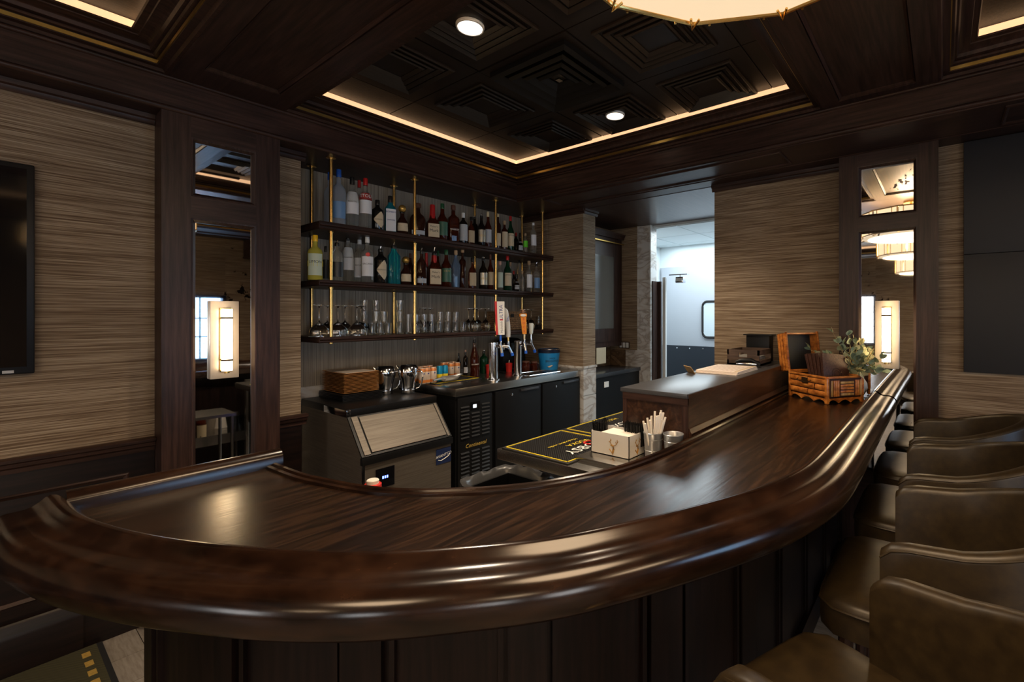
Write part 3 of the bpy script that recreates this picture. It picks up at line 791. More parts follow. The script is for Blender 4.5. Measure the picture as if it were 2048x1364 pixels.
# ---- napkin holder
NX, NY0, NY1, NZ = 1.695, 1.08, 1.285, ZD + .0222
nh = thing('napkin_caddy', 'white napkin caddy with gold stag emblem beside the metal cups', 'napkin holder', (1.76, 1.18, NZ))
wplate = pmat('white_enamel', (.62, .60, .57), .4)
ht = .100
for (a, b, c, d) in ((NX, NX + .003, NY0, NY1), (NX + .125, NX + .128, NY0, NY1), (NX, NX + .128, NY0, NY0 + .003), (NX, NX + .128, NY1 - .003, NY1)):
    B('side_wall', a, b, c, d, NZ, NZ + ht * .98, wplate, nh)
B('base', NX, NX + .128, NY0, NY1, NZ, NZ + .003, wplate, nh)
gold = pmat('gold_print', (.42, .22, .05), .4, .3)
def stag(place, parent):
    m = MB()
    L_ = lambda pts, r: m.tube([place(*p) for p in pts], r, 6)
    L_([(0, -.026), (.006, -.01), (.004, .002)], .0045); L_([(-.018, -.012), (-.004, -.026), (.0, -.034), (.004, -.024), (.006, -.008)], .0022)
    L_([(.004, .002), (-.004, .006), (-.010, .004)], .003)
    L_([(.0, .006), (-.010, .012), (-.014, .022), (-.011, .034)], .0013); L_([(-.012, .016), (-.020, .022)], .0011); L_([(-.013, .024), (-.006, .030)], .0011)
    L_([(.004, .006), (.016, .010), (.024, .020), (.024, .034)], .0013); L_([(.020, .014), (.014, .024)], .0011); L_([(.024, .022), (.030, .028)], .0011)
    m.build('stag_emblem', gold, parent, True)
stag(lambda u, v: (NX - .0006, 1.165 - u, NZ + .042 + v), nh)
stag(lambda u, v: (NX + .066 + u * .9, NY0 - .0006, NZ + .042 + v), nh)
nk = thing('paper_napkins', 'stack of cream paper napkins in the white caddy', 'napkins', (1.76, 1.18, NZ + .004))
for k in range(14):
    dx, dy = random.uniform(-.004, .004), random.uniform(-.004, .004)
    MB().box(-.056, .052, -.082, .070, 0, .005, .002, Matrix.Translation((1.757 + dx, 1.17 + dy, NZ + .006 + k * .0062)) @ Matrix.Rotation(random.uniform(-.03, .03), 4, 'Z') @ Matrix.Rotation(R(2), 4, 'X')).build('napkin', paper, nk, True)
def straw_bunch(nm, lab, cx_, cy_, z, wx, wy, n, h, rot):
    t = thing(nm, lab, 'stir straws', (cx_, cy_, z))
    for k in range(n):
        a, b = random.uniform(-wx, wx), random.uniform(-wy, wy)
        l1, l2 = a * .35 + random.uniform(-.006, .006), b * .3 + random.uniform(-.006, .006)
        MB().tube([(cx_ + a, cy_ + b, z), (cx_ + a + l1, cy_ + b + l2, z + h * random.uniform(.85, 1))], .0019, 5).build('straw', black, t)
straw_bunch('stir_straws', 'bunch of black stir straws at the left end of caddy', 1.745, 1.266, NZ + .004, .035, .010, 80, .14, 0)
straw_bunch('stir_straws', 'bunch of black stir straws at the right end of caddy', 1.800, 1.115, NZ + .035, .012, .042, 110, .105, 0)
# ---- metal cups
def metal_cup(x, y, r, h, z, lab):
    t = thing('metal_cup', lab, 'cup', (x, y, z), group='metal cups on the drainboard')
    MB().lathe([(r * .80, 0), (r * .82, .004), (r * .90, h * .55), (r * .905, h * .56), (r * .91, h * .57), (r * .97, h * .93), (r * 1.02, h * .95), (r * 1.03, h * .99), (r, h), (r * .95, h * .98), (r * .86, h * .5), (r * .78, .006)], (x, y, z), 32).build('cup_body', cupm, t, True, 50)
    for q in (.30, .72): MB().lathe([(r * (.85 + .12 * q) + .0, 0), (r * (.85 + .12 * q) + .0012, .0012), (r * (.85 + .12 * q), .0024)], (x, y, z + h * q), 32, caps=False).build('groove_ring', cupm, t, True)
    return t
cupm = pmat('aluminium_cup', (.50, .52, .55), .33, .75, noise=.08, nscale=50)
metal_cup(1.79, 1.015, .0435, .112, NZ, 'brushed metal cup full of paper-wrapped straws')
metal_cup(1.803, .924, .0435, .115, NZ, 'empty brushed metal cup beside the service ledge')
ws = thing('wrapped_straws', 'white paper-wrapped straws standing in the metal cup', 'straws', (1.79, 1.015, NZ + .01))
for k in range(16):
    a = random.uniform(0, 6.28); rr = random.uniform(.004, .022)
    bx_, by_ = 1.79 + rr * math.cos(a), 1.015 + rr * math.sin(a)
    lean = random.uniform(.4, 1.5)
    tx, ty = bx_ + math.cos(a) * .03 * lean, by_ + math.sin(a) * .03 * lean; hh = random.uniform(.15, .20)
    MB().tube([(bx_, by_, NZ + .012), (tx, ty, NZ + hh)], .0048, 6).build('wrapped_straw', paper, ws, True)
# ---- speed rail under the bar, seen in the left mirror
sr = thing('speed_rail', 'steel speed rail under the bar seen in the left mirror', 'shelf', (1.3, 1.2, 0))
B('rail_floor', 1.07, 1.52, 1.09, 1.27, .465, .475, steel_flat, sr); B('rail_lip', 1.07, 1.52, 1.27, 1.278, .465, .55, steel_flat, sr); B('rail_back', 1.07, 1.52, 1.08, 1.09, .465, .70, steel_flat, sr)
for (x, y) in ((1.09, 1.10), (1.50, 1.10)): MB().cyl((x, y, 0), .012, .465, 10).build('leg', steel_flat, sr)
foam = pmat('foam_cup', (.72, .66, .58), .7)
for k in range(7):
    for (x, mt, nm, lb) in ((1.36, foam, 'foam_cup', 'white foam cup'), (1.47, glass, 'plastic_cup', 'clear plastic cup')):
        t = MB().lathe([(.030, 0), (.043, .105), (.045, .105), (.045, .112), (.040, .112), (.028, .006)] if False else [(.045, 0), (.045, .008), (.043, .008), (.030, .110), (.027, .110), (.040, .010)], (x, 1.19, .476 + k * .019), 20, caps=False).build(nm, mt, None, True)
        tag(t, lb + ' in the upturned stack on the speed rail, ' + ['lowest', 'second', 'third', 'fourth', 'fifth', 'sixth', 'topmost'][k], 'cup', nm.replace('_', ' ') + ' stack under the bar')
# ---- under-bar bits
ub = thing('underbar_shelf', 'low steel shelf behind the curved bar edge', 'shelf', (1.0, 1.62, 0))
B('shelf_plate', .80, 1.30, 1.45, 1.80, .79, .812, steel_flat, ub)
for (x, y) in ((.82, 1.47), (1.28, 1.47), (.82, 1.78), (1.28, 1.78)): MB().cyl((x, y, 0), .012, .79, 10).build('leg', steel_flat, ub)
rb = thing('squeeze_bottle', 'bottle with a bright red cap rising behind the bar edge', 'bottle', (.915, 1.73, .812))
MB().lathe([(.03, 0), (.032, .004), (.032, .09), (.02, .105), (.016, .112)], (.915, 1.73, .812), 20).build('bottle_body', glass, rb, True)
MB().lathe([(.031, .112), (.031, .150), (.028, .153)], (.915, 1.73, .812), 20).build('cap', redp, rb, True)
MB().lathe([(.022, .153), (.022, .165), (.019, .168)], (.915, 1.73, .812), 16).build('cap_top', whitep, rb, True)
tb = thing('waste_bin', 'dark waste bin lined with a crumpled black bag', 'waste bin', (1.66, 1.80, 0))
MB().lathe([(.15, 0), (.18, .72), (.19, .73), (.175, .73), (.145, .02)], (1.66, 1.80, 0), 4, rot=R(45)).build('bin_body', black, tb)
m = MB(); ring0 = []
rg = []
for (rr, z) in ((.188, .60), (.195, .70), (.200, .755), (.185, .762), (.165, .74), (.15, .68)):
    rg.append([(1.66 + rr * 1.3 * math.cos(R(a)) / (abs(math.cos(R(a))) ** 6 + abs(math.sin(R(a))) ** 6) ** (1 / 6) * (.74 + random.uniform(-.02, .02)), 1.80 + rr * 1.3 * math.sin(R(a)) / (abs(math.cos(R(a))) ** 6 + abs(math.sin(R(a))) ** 6) ** (1 / 6) * (.74 + random.uniform(-.02, .02)), z + random.uniform(-.008, .008)) for a in range(0, 360, 10)])
m.loft(rg, True, False, False); m.build('bin_liner', pmat('bin_bag', (.05, .05, .052), .3), tb, True, 60)
# ================================================================== BACK BAR SHELVES
SH = [(2.211, .050), (1.832, .040), (1.459, .038)]
SX0, SX1, SY0, SY1 = 1.352, 3.598, 3.21, YN - .002
PX = [1.442, 2.055, 2.868, 3.487]
shelf_names = ['top', 'middle', 'lowest']
for i, (zt, th) in enumerate(SH):
    t = thing('bar_shelf', 'dark wooden shelf with moulded edge, %s of the three behind the bar' % shelf_names[i], 'shelf', ((SX0 + SX1) / 2, 3.4, zt - th))
    prof = [(SY0 + .012, zt - th), (SY0 + .004, zt - th + .006), (SY0 + .004, zt - th * .62), (SY0 + .010, zt - th * .55), (SY0 + .002, zt - th * .45), (SY0, zt - th * .2), (SY0 + .002, zt), (SY1, zt), (SY1, zt - th)]
    profile_x('shelf_board', prof, SX0, SX1, wood_x, t)
    B('end_edge', SX0 - .004, SX0, SY0 + .004, SY1, zt - th * .9, zt - .004, wood_y, t)
# brass posts: each post runs from the ceiling through the shelves
for r_, yy in enumerate((3.262, 3.555)):
    for k, xx in enumerate(PX):
        t = thing('brass_post', '%s brass shelf post, %s from the left' % (('front', 'rear')[r_], ('first', 'second', 'third', 'last')[k]), 'post', (xx, yy, SH[2][0] - .05), group='brass shelf posts')
        segs = [(SH[2][0], SH[1][0] - SH[1][1]), (SH[1][0], SH[0][0] - SH[0][1]), (SH[0][0], ZS)]
        for a, b in segs:
            MB().cyl((xx, yy, a), .0115, b - a, 16).build('tube', brass, t, True)
            MB().lathe([(.0115, 0), (.0155, 0), (.0155, .008), (.0115, .011)], (xx, yy, b - .011), 16, caps=False).build('collar', brass, t, True)
        MB().lathe([(.013, -.006), (.030, -.004), (.030, 0)], (xx, yy, ZS - .001), 20).build('ceiling_flange', brass, t, True)
        MB().lathe([(.006, -.012), (.013, -.008), (.013, 0)], (xx, yy, SH[2][0] - SH[2][1]), 14).build('end_nut', brass, t, True)
# ---- bottles
def gm(name, col, trans=.9, rough=.04, ior=1.3): return pmat(name, col, rough, trans=trans, ior=ior)
G = dict(
    clear=gm('bottle_clear', (.95, .98, .97), .95, .02, 1.22), frost=pmat('bottle_frosted', (.55, .62, .72), .35, trans=.75, ior=1.2),
    amber=gm('bottle_amber', (.10, .018, .006), .6), dark=gm('bottle_dark', (.012, .008, .006), .2, .06),
    green=gm('bottle_green', (.01, .06, .025), .5), teal=gm('bottle_teal', (.02, .36, .48), .75), yellowg=gm('bottle_yellow', (.62, .58, .10), .45, .15),
    brown=gm('bottle_brown', (.045, .014, .008), .4), blueg=gm('bottle_blue', (.35, .5, .72), .85), rose=gm('bottle_rose', (.55, .20, .09), .85),
    black=pmat('bottle_black', (.006, .006, .006), .07))
CAP = dict(blue=pmat('cap_blue', (.015, .09, .45), .3), black=pmat('cap_black', (.01, .01, .01), .3), red=pmat('cap_red', (.45, .012, .012), .35), gold=pmat('cap_gold', (.6, .38, .1), .3, .8),
           white=pmat('cap_white', (.75, .76, .76), .4), green=pmat('cap_green', (.012, .09, .035), .3), cork=pmat('cap_cork', (.42, .29, .17), .6), yellow=pmat('cap_yellow', (.85, .50, .01), .4),
           clear=G['clear'], cream=pmat('cap_cream', (.66, .55, .34), .5), silver=chrome, brown=pmat('cap_brown', (.10, .04, .025), .5), pink=pmat('cap_pinkcork', (.5, .3, .24), .6))
LAB = dict(white=pmat('label_white', (.72, .74, .78), .5), cream=cream, green=pmat('label_green', (.05, .14, .09), .4), blue=pmat('label_blue', (.14, .28, .52), .4), black=pmat('label_black', (.02, .022, .026), .4),
           silver=pmat('label_silver', (.45, .42, .34), .3, .5), lime=pmat('label_lime', (.12, .62, .02), .5), tan=pmat('label_tan', (.5, .40, .25), .5), pale=pmat('label_pale', (.5, .6, .5), .5), lem=pmat('label_lemon', (.62, .56, .06), .5), grey=pmat('label_grey', (.45, .48, .52), .4))
INK = dict(k=pmat('ink_black', (.02, .02, .02), .5), r=redp, w=whitep, g=pmat('ink_gold', (.55, .38, .08), .4), y=yellow, b=pmat('ink_blue', (.03, .06, .25), .5))
KIND = {  # (z fraction, radius fraction) of the glass, neck radius, cap start, squareness, depth scale, label band
    'std':    ([(0, .93), (.02, 1), (.60, 1), (.66, .92), (.71, .62), (.75, .34), (.86, .32)], .86, 0, 1, (.14, .56)),
    'square': ([(0, .93), (.02, 1), (.62, 1), (.67, .90), (.71, .55), (.75, .34), (.86, .32)], .86, .8, .8, (.08, .60)),
    'bombay': ([(0, .93), (.02, 1), (.66, 1), (.74, .62), (.79, .42), (.85, .40)], .82, .9, .75, (.05, .64)),
    'squat':  ([(0, .93), (.03, 1), (.60, 1), (.68, .92), (.74, .50), (.78, .36), (.86, .34)], .84, 0, 1, (.10, .62)),
    'round':  ([(0, .72), (.03, .80), (.12, .98), (.28, 1), (.42, .90), (.52, .60), (.60, .36), (.74, .34)], .74, 0, .9, (.12, .38)),
    'flask':  ([(0, .88), (.03, .96), (.40, 1), (.55, .94), (.64, .74), (.70, .42), (.74, .30), (.86, .28)], .84, 0, .5, (.08, .20)),
    'maker':  ([(0, .92), (.02, 1), (.44, 1), (.50, .92), (.57, .60), (.66, .42), (.80, .34)], .62, .75, .9, (.06, .44)),
    'wine':   ([(0, .93), (.02, 1), (.52, 1), (.60, .90), (.66, .62), (.72, .42), (.78, .36), (.90, .33)], .86, 0, 1, (.14, .50)),
    'taper':  ([(0, .72), (.03, .78), (.40, .95), (.60, 1), (.66, .80), (.74, .48), (.82, .32), (.90, .30)], .88, .5, .7, (.10, .40)),
    'cone':   ([(0, .94), (.02, 1), (.50, .98), (.62, .72), (.76, .42), (.88, .34)], .87, 0, 1, (.10, .46)),
    'tall':   ([(0, .93), (.02, 1), (.68, 1), (.73, .82), (.76, .44), (.80, .36), (.92, .34)], .92, 0, 1, (.10, .45)),
}
def bottle(label, x, y, z, H, Rr, kind, glassc, capc, labc=None, txt=None, ink='k', stop='cap', group='bottles on the bar shelves', rot=0, diamond=False, band=None, txts=1.0, cat='bottle', face=-90, band2=None, badge=None):
    prof, cs, sq, sy, lb = KIND[kind]
    if band: lb = band
    t = thing('liquor_bottle', label, cat, (0, 0, 0), group=group)
    MB().lathe([(r * Rr, f * H) for f, r in prof], (0, 0, 0), 28, sq=sq, sy=sy).build('glass_body', G[glassc], t, True, 50)
    nr = prof[-1][1] * Rr
    def rad_at(f):
        for i in range(len(prof) - 1):
            if prof[i][0] <= f <= prof[i + 1][0]:
                u = (f - prof[i][0]) / max(1e-6, prof[i + 1][0] - prof[i][0]); return prof[i][1] + (prof[i + 1][1] - prof[i][1]) * u
        return prof[-1][1]
    if stop == 'cap':
        MB().lathe([(nr * 1.12, cs * H), (nr * 1.15, cs * H + .003), (nr * 1.10, H - .003), (nr * 1.02, H)], (0, 0, 0), 18).build('cap', CAP[capc], t, True, 50)
    elif stop == 'cork':
        c0 = max(cs, .88) * H
        MB().lathe([(nr * .9, c0 - .004), (nr * 1.0, c0), (nr * 1.45, c0 + .002), (nr * 1.45, H - .003), (nr * 1.3, H)], (0, 0, 0), 18).build('stopper', CAP[capc], t, True, 50)
    elif stop == 'ball':
        c0 = prof[-1][0] * H; rb_ = (H - c0) / 2
        MB().lathe([(max(.002, rb_ * .95 * math.sin(R(a))), c0 + rb_ - rb_ * math.cos(R(a))) for a in range(8, 180, 16)], (0, 0, 0), 16).build('stopper', CAP[capc], t, True, 70)
        MB().lathe([(nr * 1.15, c0 - .03 * H), (nr * 1.2, c0), (nr * 1.0, c0 + .01)], (0, 0, 0), 16).build('collar', CAP['black' if capc != 'black' else 'brown'], t, True)
    elif stop == 'wax':
        MB().lathe([(nr * 1.55, .60 * H), (nr * 1.45, .66 * H), (nr * 1.30, .80 * H), (nr * 1.22, .97 * H), (nr * 1.1, H)], (0, 0, 0), 18).build('wax_seal', CAP[capc], t, True, 50)
    elif stop == 'pour':
        c0 = prof[-1][0] * H
        MB().lathe([(nr * 1.1, c0 - .004), (nr * 1.2, c0 + .004), (nr * 1.0, c0 + .018), (nr * .5, c0 + .022)], (0, 0, 0), 14).build('pourer_plug', CAP['black'], t, True)
        MB().tube([(0, 0, c0 + .02), (0, 0, c0 + (H - c0) * .6), (.004, -.004, H)], .0028, 8, rs=[.0048, .0036, .0026]).build('pourer_spout', chrome, t, True)
        if capc != 'black':
            MB().lathe([(nr * 1.5, .60 * H), (nr * 1.4, .68 * H), (nr * 1.2, c0 - .004)], (0, 0, 0), 16, caps=False).build('wax_seal', CAP[capc], t, True)
    p = 2 + sq * 8
    def surf(a, f, e=.0008):
        ca, sa = math.cos(a), math.sin(a); r = rad_at(f) * Rr
        q = 1 / (abs(ca) ** p + abs(sa) ** p) ** (1 / p) if sq else 1
        return (ca * (r * q + e), sa * (r * q * sy + e), f * H)
    lo = None
    if labc:
        span = 62 if not sq else 44
        if kind in ('flask', 'round'): span = 54
        m = MB(); rings = []
        if diamond:
            c = face + 10
            pts = [(c - 48, .5), (c, .94), (c + 40, .94), (c + 40, .06), (c, .06)]
            m = MB(); N_ = 10
            for k in range(N_ + 1):
                u = k / N_; a = R(c - 48 + 92 * u); hw = .04 + .46 * min(1, u * 1.5) if u < .75 else .5 - (u - .75) * .9
                f0 = lb[0] + (lb[1] - lb[0]) * (.5 - hw); f1 = lb[0] + (lb[1] - lb[0]) * (.5 + hw)
                rings.append([surf(a, f0), surf(a, f1)])
        else:
            for k in range(13):
                a = R(face - span + 2 * span * k / 12); rings.append([surf(a, lb[0]), surf(a, (lb[0] + lb[1]) / 2), surf(a, lb[1])])
        m.loft(rings, False, False, False)
        lo = m.build('label', LAB[labc], t, True, 60)
    if txt:
        fz = (lb[0] + lb[1]) / 2
        hgt = (lb[1] - lb[0]) * H
        if isinstance(txt, str): txt = [(txt, .62)]
        for (s_, frac) in txt:
            size = min(hgt * .34, Rr * 2.3 / max(3, len(s_)) * 1.25) * txts
            f_ = lb[0] + (lb[1] - lb[0]) * frac
            r0 = rad_at(f_) * Rr
            def place(u, v):
                if sq: return (u, -(r0 * sy) - .0022 if False else surf(R(face), f_, .0022)[1], f_ * H + v)
                a = R(face) + u / r0
                return (math.cos(a) * (r0 + .0016), math.sin(a) * (r0 + .0016) * sy - (.0008 if sy < 1 else 0), f_ * H + v)
            text_mb(s_, size, place).build('lettering', INK[ink], lo or t)
    if band2:
        c2, f0, f1 = band2
        MB().lathe([(rad_at(f0) * Rr + .0008, f0 * H), (rad_at(f1) * Rr + .0008, f1 * H)], (0, 0, 0), 24, caps=False).build('colour_band', LAB[c2] if c2 in LAB else INK[c2], t, True)
    if badge:
        f_ = badge; r_ = Rr * .36
        m_ = MB(); pts = [(r_ * math.cos(R(a)), r_ * math.sin(R(a))) for a in range(0, 360, 20)]
        def pl(u, v):
            a = R(face) + u / Rr; return (math.cos(a) * (Rr + .002), math.sin(a) * (Rr + .002), f_ * H + v)
        m_.add([pl(*p_) for p_ in pts], [tuple(range(len(pts)))]); m_.build('round_emblem', redp, lo or t)
    t.location = (x, y, z); t.rotation_euler = (0, 0, rot)
    return t
SHROW = (3.305, 3.47)
def shelf_bottle(si, px, top, wpx, row, kind, g, cap, lab, txt, label, **k):
    Y = SHROW[row]; zt = SH[si][0]
    x, zz, d = onY(px, top, Y)
    kk = dict(k)
    Rr = wpx * d / F / 2 * .95
    if KIND[kind][2]: Rr *= .96
    return bottle(label, x, Y, zt + .0005, max(.10, zz - zt), Rr, kind, g, cap, lab, txt, group='bottles on the %s shelf' % ('top', 'middle')[si], rot=R(-18) if kind in ('square', 'bombay', 'maker', 'flask', 'taper') else R(-22), **kk)
T = 0
for row in [
 (0, 677.5, 339.5, 27, 0, 'std', 'frost', 'blue', 'blue', None, 'tall frosted vodka bottle with blue cap by the first brass post', dict(band=(.12, .42))),
 (0, 659, 345, 20, 1, 'std', 'frost', 'blue', None, None, 'frosted blue-capped bottle half hidden behind the first brass post', {}),
 (0, 704.5, 355, 26, 0, 'std', 'clear', 'black', 'white', [('Ketel One', .55)], 'clear vodka bottle with black cap and large white label, top shelf', dict(ink='k', band=(.26, .70))),
 (0, 718.5, 361, 18, 1, 'std', 'clear', 'red', None, None, 'red-capped clear bottle peeking behind the white-labelled one, top shelf', {}),
 (0, 731, 357, 25, 0, 'std', 'clear', 'red', 'white', [('STOLI', 1.30)], 'clear vodka bottle with red cap and red-lettered label, top shelf', dict(ink='w', band=(.30, .56), band2=('r', .58, .70), txts=1.3)),
 (0, 755, 400.4, 25, 0, 'squat', 'black', 'black', 'cream', [("HENDRICK'S", .5)], 'squat black gin bottle with pale diamond label, top shelf', dict(diamond=True)),
 (0, 780.5, 392.4, 22, 0, 'bombay', 'teal', 'black', 'white', [('BOMBAY', .86), ('SAPPHIRE', .5)], 'square teal gin bottle with white label, top shelf', dict(ink='b')),
 (0, 804.5, 410, 25, 0, 'round', 'brown', 'gold', 'cream', None, 'round bourbon bottle with small horse stopper, left of second post, top shelf', dict(stop='ball')),
 (0, 835.5, 407, 33, 0, 'flask', 'brown', 'brown', 'grey', None, 'wide dark flask bourbon bottle behind the second front brass post, top shelf', dict(stop='cork')),
 (0, 865, 410, 26, 0, 'maker', 'amber', 'red', 'cream', [("Maker's", .78), ('Mark', .48)], 'bourbon bottle with red wax seal and cream label, top shelf', dict(stop='wax')),
 (0, 884.6, 407.6, 22, 0, 'wine', 'amber', 'green', 'green', None, 'whisky bottle with dark green cap and green label, top shelf', {}),
 (0, 906.5, 411, 23, 0, 'square', 'amber', 'brown', None, [('WHISKEY', .5)], 'square red-brown whiskey bottle with white lettering, top shelf', dict(ink='w', stop='cork')),
 (0, 926.5, 426, 18, 0, 'squat', 'dark', 'white', 'grey', None, 'round dark bottle with grey emblem right of the square whiskey, top shelf', {}),
 (0, 942.5, 434, 16, 0, 'flask', 'amber', 'black', 'tan', None, 'flat bourbon bottle with tan label and dark round seal, top shelf', dict(stop='cork', band=(.10, .52))),
 (0, 949, 431, 14, 1, 'tall', 'dark', 'clear', None, None, 'dark bottle with glass stopper in the back row beside rear brass post, top shelf', dict(stop='ball')),
 (0, 963, 427, 17, 0, 'wine', 'dark', 'clear', 'silver', [('VSOP', .5)], 'dark cognac bottle with glass stopper and silver label, top shelf', dict(stop='ball', ink='g')),
 (0, 976, 424, 15, 0, 'wine', 'amber', 'cream', 'grey', None, 'amber bottle with cream capsule and pale grey label, top shelf', {}),
 (0, 996, 428.5, 12, 0, 'tall', 'brown', 'cream', 'cream', None, 'slim brown bottle with cream label right of the third front post, top shelf', {}),
 (0, 1009, 442, 14, 0, 'squat', 'amber', 'cork', 'cream', None, 'dark bottle with pale round cork and wide cream label, top shelf', dict(stop='cork')),
 (0, 1021, 432.6, 14.5, 0, 'wine', 'green', 'red', 'cream', [('JAMESON', .84)], 'dark green whiskey bottle with red cap and cream label, top shelf', {}),
 (0, 1032, 465.6, 11, 1, 'squat', 'dark', 'red', None, None, 'short dark bottle with red neck band in the back row, top shelf', {}),
 (0, 1040.5, 466, 12, 0, 'round', 'dark', 'black', 'grey', None, 'squat black bottle with oval grey label, top shelf', dict(band=(.12, .55))),
 (0, 1050.5, 467, 11, 0, 'std', 'clear', 'cork', 'lime', None, 'small clear bottle with bright green label, top shelf', dict(stop='cork', band=(.30, .62))),
 (0, 1066.5, 446, 13, 0, 'tall', 'clear', 'white', 'white', None, 'clear bottle with tall white cork and white label, right end of top shelf', dict(band=(.28, .62))),
 (1, 630.5, 470.6, 28, 0, 'std', 'yellowg', 'yellow', 'pale', [('LIMON', .62)], 'yellow limoncello bottle with yellow cap, left end of middle shelf', dict(band=(.10, .58), band2=('lem', .30, .42))),
 (1, 651.5, 492.6, 15, 1, 'squat', 'clear', 'black', 'black', None, 'clear bottle with black label behind the first front post, middle shelf', {}),
 (1, 674, 480, 25, 0, 'squat', 'clear', 'black', 'black', None, 'clear bottle with pour spout and dark label right of first post, middle shelf', dict(stop='pour', band=(.10, .46))),
 (1, 696, 465, 23, 1, 'std', 'clear', 'black', 'white', [('Ketel One', .55)], 'clear vodka bottle with black cap and large white label, middle shelf', dict(band=(.26, .70))),
 (1, 719, 476, 22, 1, 'std', 'clear', 'white', 'white', [('BACARDI', .62)], 'white-capped rum bottle standing behind its twin, middle shelf', {}),
 (1, 734.6, 473, 24, 0, 'std', 'clear', 'white', 'white', [('BACARDI', .62)], 'white-capped rum bottle in front with red round emblem, middle shelf', dict(badge=.60)),
 (1, 761, 492.4, 26, 0, 'squat', 'black', 'black', 'cream', [("HENDRICK'S", .5)], 'squat black gin bottle with pour spout and diamond label, middle shelf', dict(stop='pour', diamond=True)),
 (1, 787.5, 484, 25, 0, 'bombay', 'teal', 'black', None, None, 'square teal gin bottle with pour spout, middle shelf', dict(stop='pour')),
 (1, 811.5, 513, 24, 0, 'round', 'brown', 'gold', 'cream', None, 'round bourbon bottle with small horse stopper, middle shelf', dict(stop='ball')),
 (1, 820.5, 507, 15, 1, 'wine', 'amber', 'brown', None, None, 'reddish bottle in the back row left of the second post, middle shelf', {}),
 (1, 843, 496, 23, 0, 'flask', 'brown', 'black', 'grey', None, 'dark flask bourbon bottle with pour spout right of second post, middle shelf', dict(stop='pour')),
 (1, 853, 506, 14, 1, 'maker', 'amber', 'red', None, None, 'red-capped bourbon bottle in the back row, middle shelf', dict(stop='wax')),
 (1, 868.5, 494.6, 26, 0, 'maker', 'amber', 'red', 'cream', [("Maker's", .78), ('Mark', .48)], 'bourbon bottle with red wax, pour spout and cream label, middle shelf', dict(stop='pour')),
 (1, 876, 502, 12, 1, 'wine', 'amber', 'green', None, None, 'green-capped bottle behind the cream-labelled bourbon, middle shelf', {}),
 (1, 892.5, 499.8, 21, 0, 'wine', 'amber', 'green', 'green', [('D.E.W.', .8)], 'whisky bottle with green cap and gold-lettered green label, middle shelf', dict(ink='g')),
 (1, 911.5, 501, 18, 0, 'taper', 'blueg', 'cork', None, None, 'tapered blue-tinted tequila bottle with a green tag, middle shelf', dict(stop='cork')),
 (1, 925, 499.4, 14, 0, 'tall', 'brown', 'cork', None, None, 'tall slim brown bottle with cork right of blue tequila, middle shelf', dict(stop='cork')),
 (1, 945, 516, 18, 0, 'flask', 'amber', 'black', 'tan', None, 'flat bourbon bottle with tan label and dark seal, middle shelf', dict(stop='cork', band=(.10, .52))),
 (1, 966.5, 513, 18, 0, 'wine', 'dark', 'clear', 'silver', [('VSOP', .5)], 'dark cognac bottle with clear ball stopper and silver label, middle shelf', dict(stop='ball', ink='g')),
 (1, 981, 509, 13, 0, 'wine', 'amber', 'brown', 'tan', None, 'amber bottle with tan label left of the third front post, middle shelf', {}),
 (1, 1000, 523, 12.5, 0, 'squat', 'clear', 'pink', 'pale', None, 'clear bottle with pinkish cork and pale green label, middle shelf', dict(stop='cork')),
 (1, 1015, 511, 16.5, 0, 'wine', 'green', 'red', 'cream', [('JAMESON', .84)], 'dark green whiskey bottle with red cap and cream label, middle shelf', {}),
 (1, 1021, 524.7, 10, 1, 'squat', 'clear', 'cork', None, None, 'clear bottle with round cork behind the green whiskey, middle shelf', dict(stop='cork')),
 (1, 1027.5, 542, 10, 1, 'squat', 'dark', 'red', None, None, 'short dark bottle with red neck band in the back row, middle shelf', {}),
 (1, 1033, 548, 13, 0, 'round', 'dark', 'black', 'grey', None, 'squat black bottle with oval grey label, middle shelf', dict(band=(.12, .55))),
 (1, 1038.5, 520, 10, 1, 'tall', 'clear', 'black', None, None, 'slim clear bottle with pour spout in the back row, middle shelf', dict(stop='pour')),
 (1, 1044.5, 542, 9, 0, 'squat', 'clear', 'cork', None, None, 'small clear bottle with brown cork beside rear post, middle shelf', dict(stop='cork')),
 (1, 1058, 522, 14, 0, 'std', 'clear', 'cork', 'white', None, 'clear tequila bottle with cork and white label, middle shelf', dict(stop='cork')),
 (1, 1073, 524, 14, 0, 'std', 'clear', 'black', 'blue', None, 'clear bottle with pour spout and blue label, right end of middle shelf', dict(stop='pour', band=(.14, .48))),
]:
    kw = row[-1]; shelf_bottle(*row[:-1], **kw)
for (x, g_, c_, l_, lb) in ((1.13, 'green', 'black', 'white', 'green bottle in the speed rail seen in the left mirror'), (1.22, 'amber', 'black', 'tan', 'amber bottle with pour spout in the speed rail in left mirror')):
    bottle(lb, x, 1.19, .4755, .30, .036, 'std', g_, c_, l_, None, group='bottles in the speed rail', stop='pour' if x > 1.2 else 'cap', face=90)
# green tag on the tequila, red badge on the rum
for o in list(COL.objects):
    lb = o.get('label', '')
    if 'red round emblem' in lb:
        mbb = MB().lathe([(.011, 0), (.011, .001)], (0, 0, 0), 18)
        mbb.xf(Matrix.Translation((0.002, -.0475, .195)) @ Matrix.Rotation(R(90), 4, 'X')); q = mbb.build('badge', redp, o) if False else None
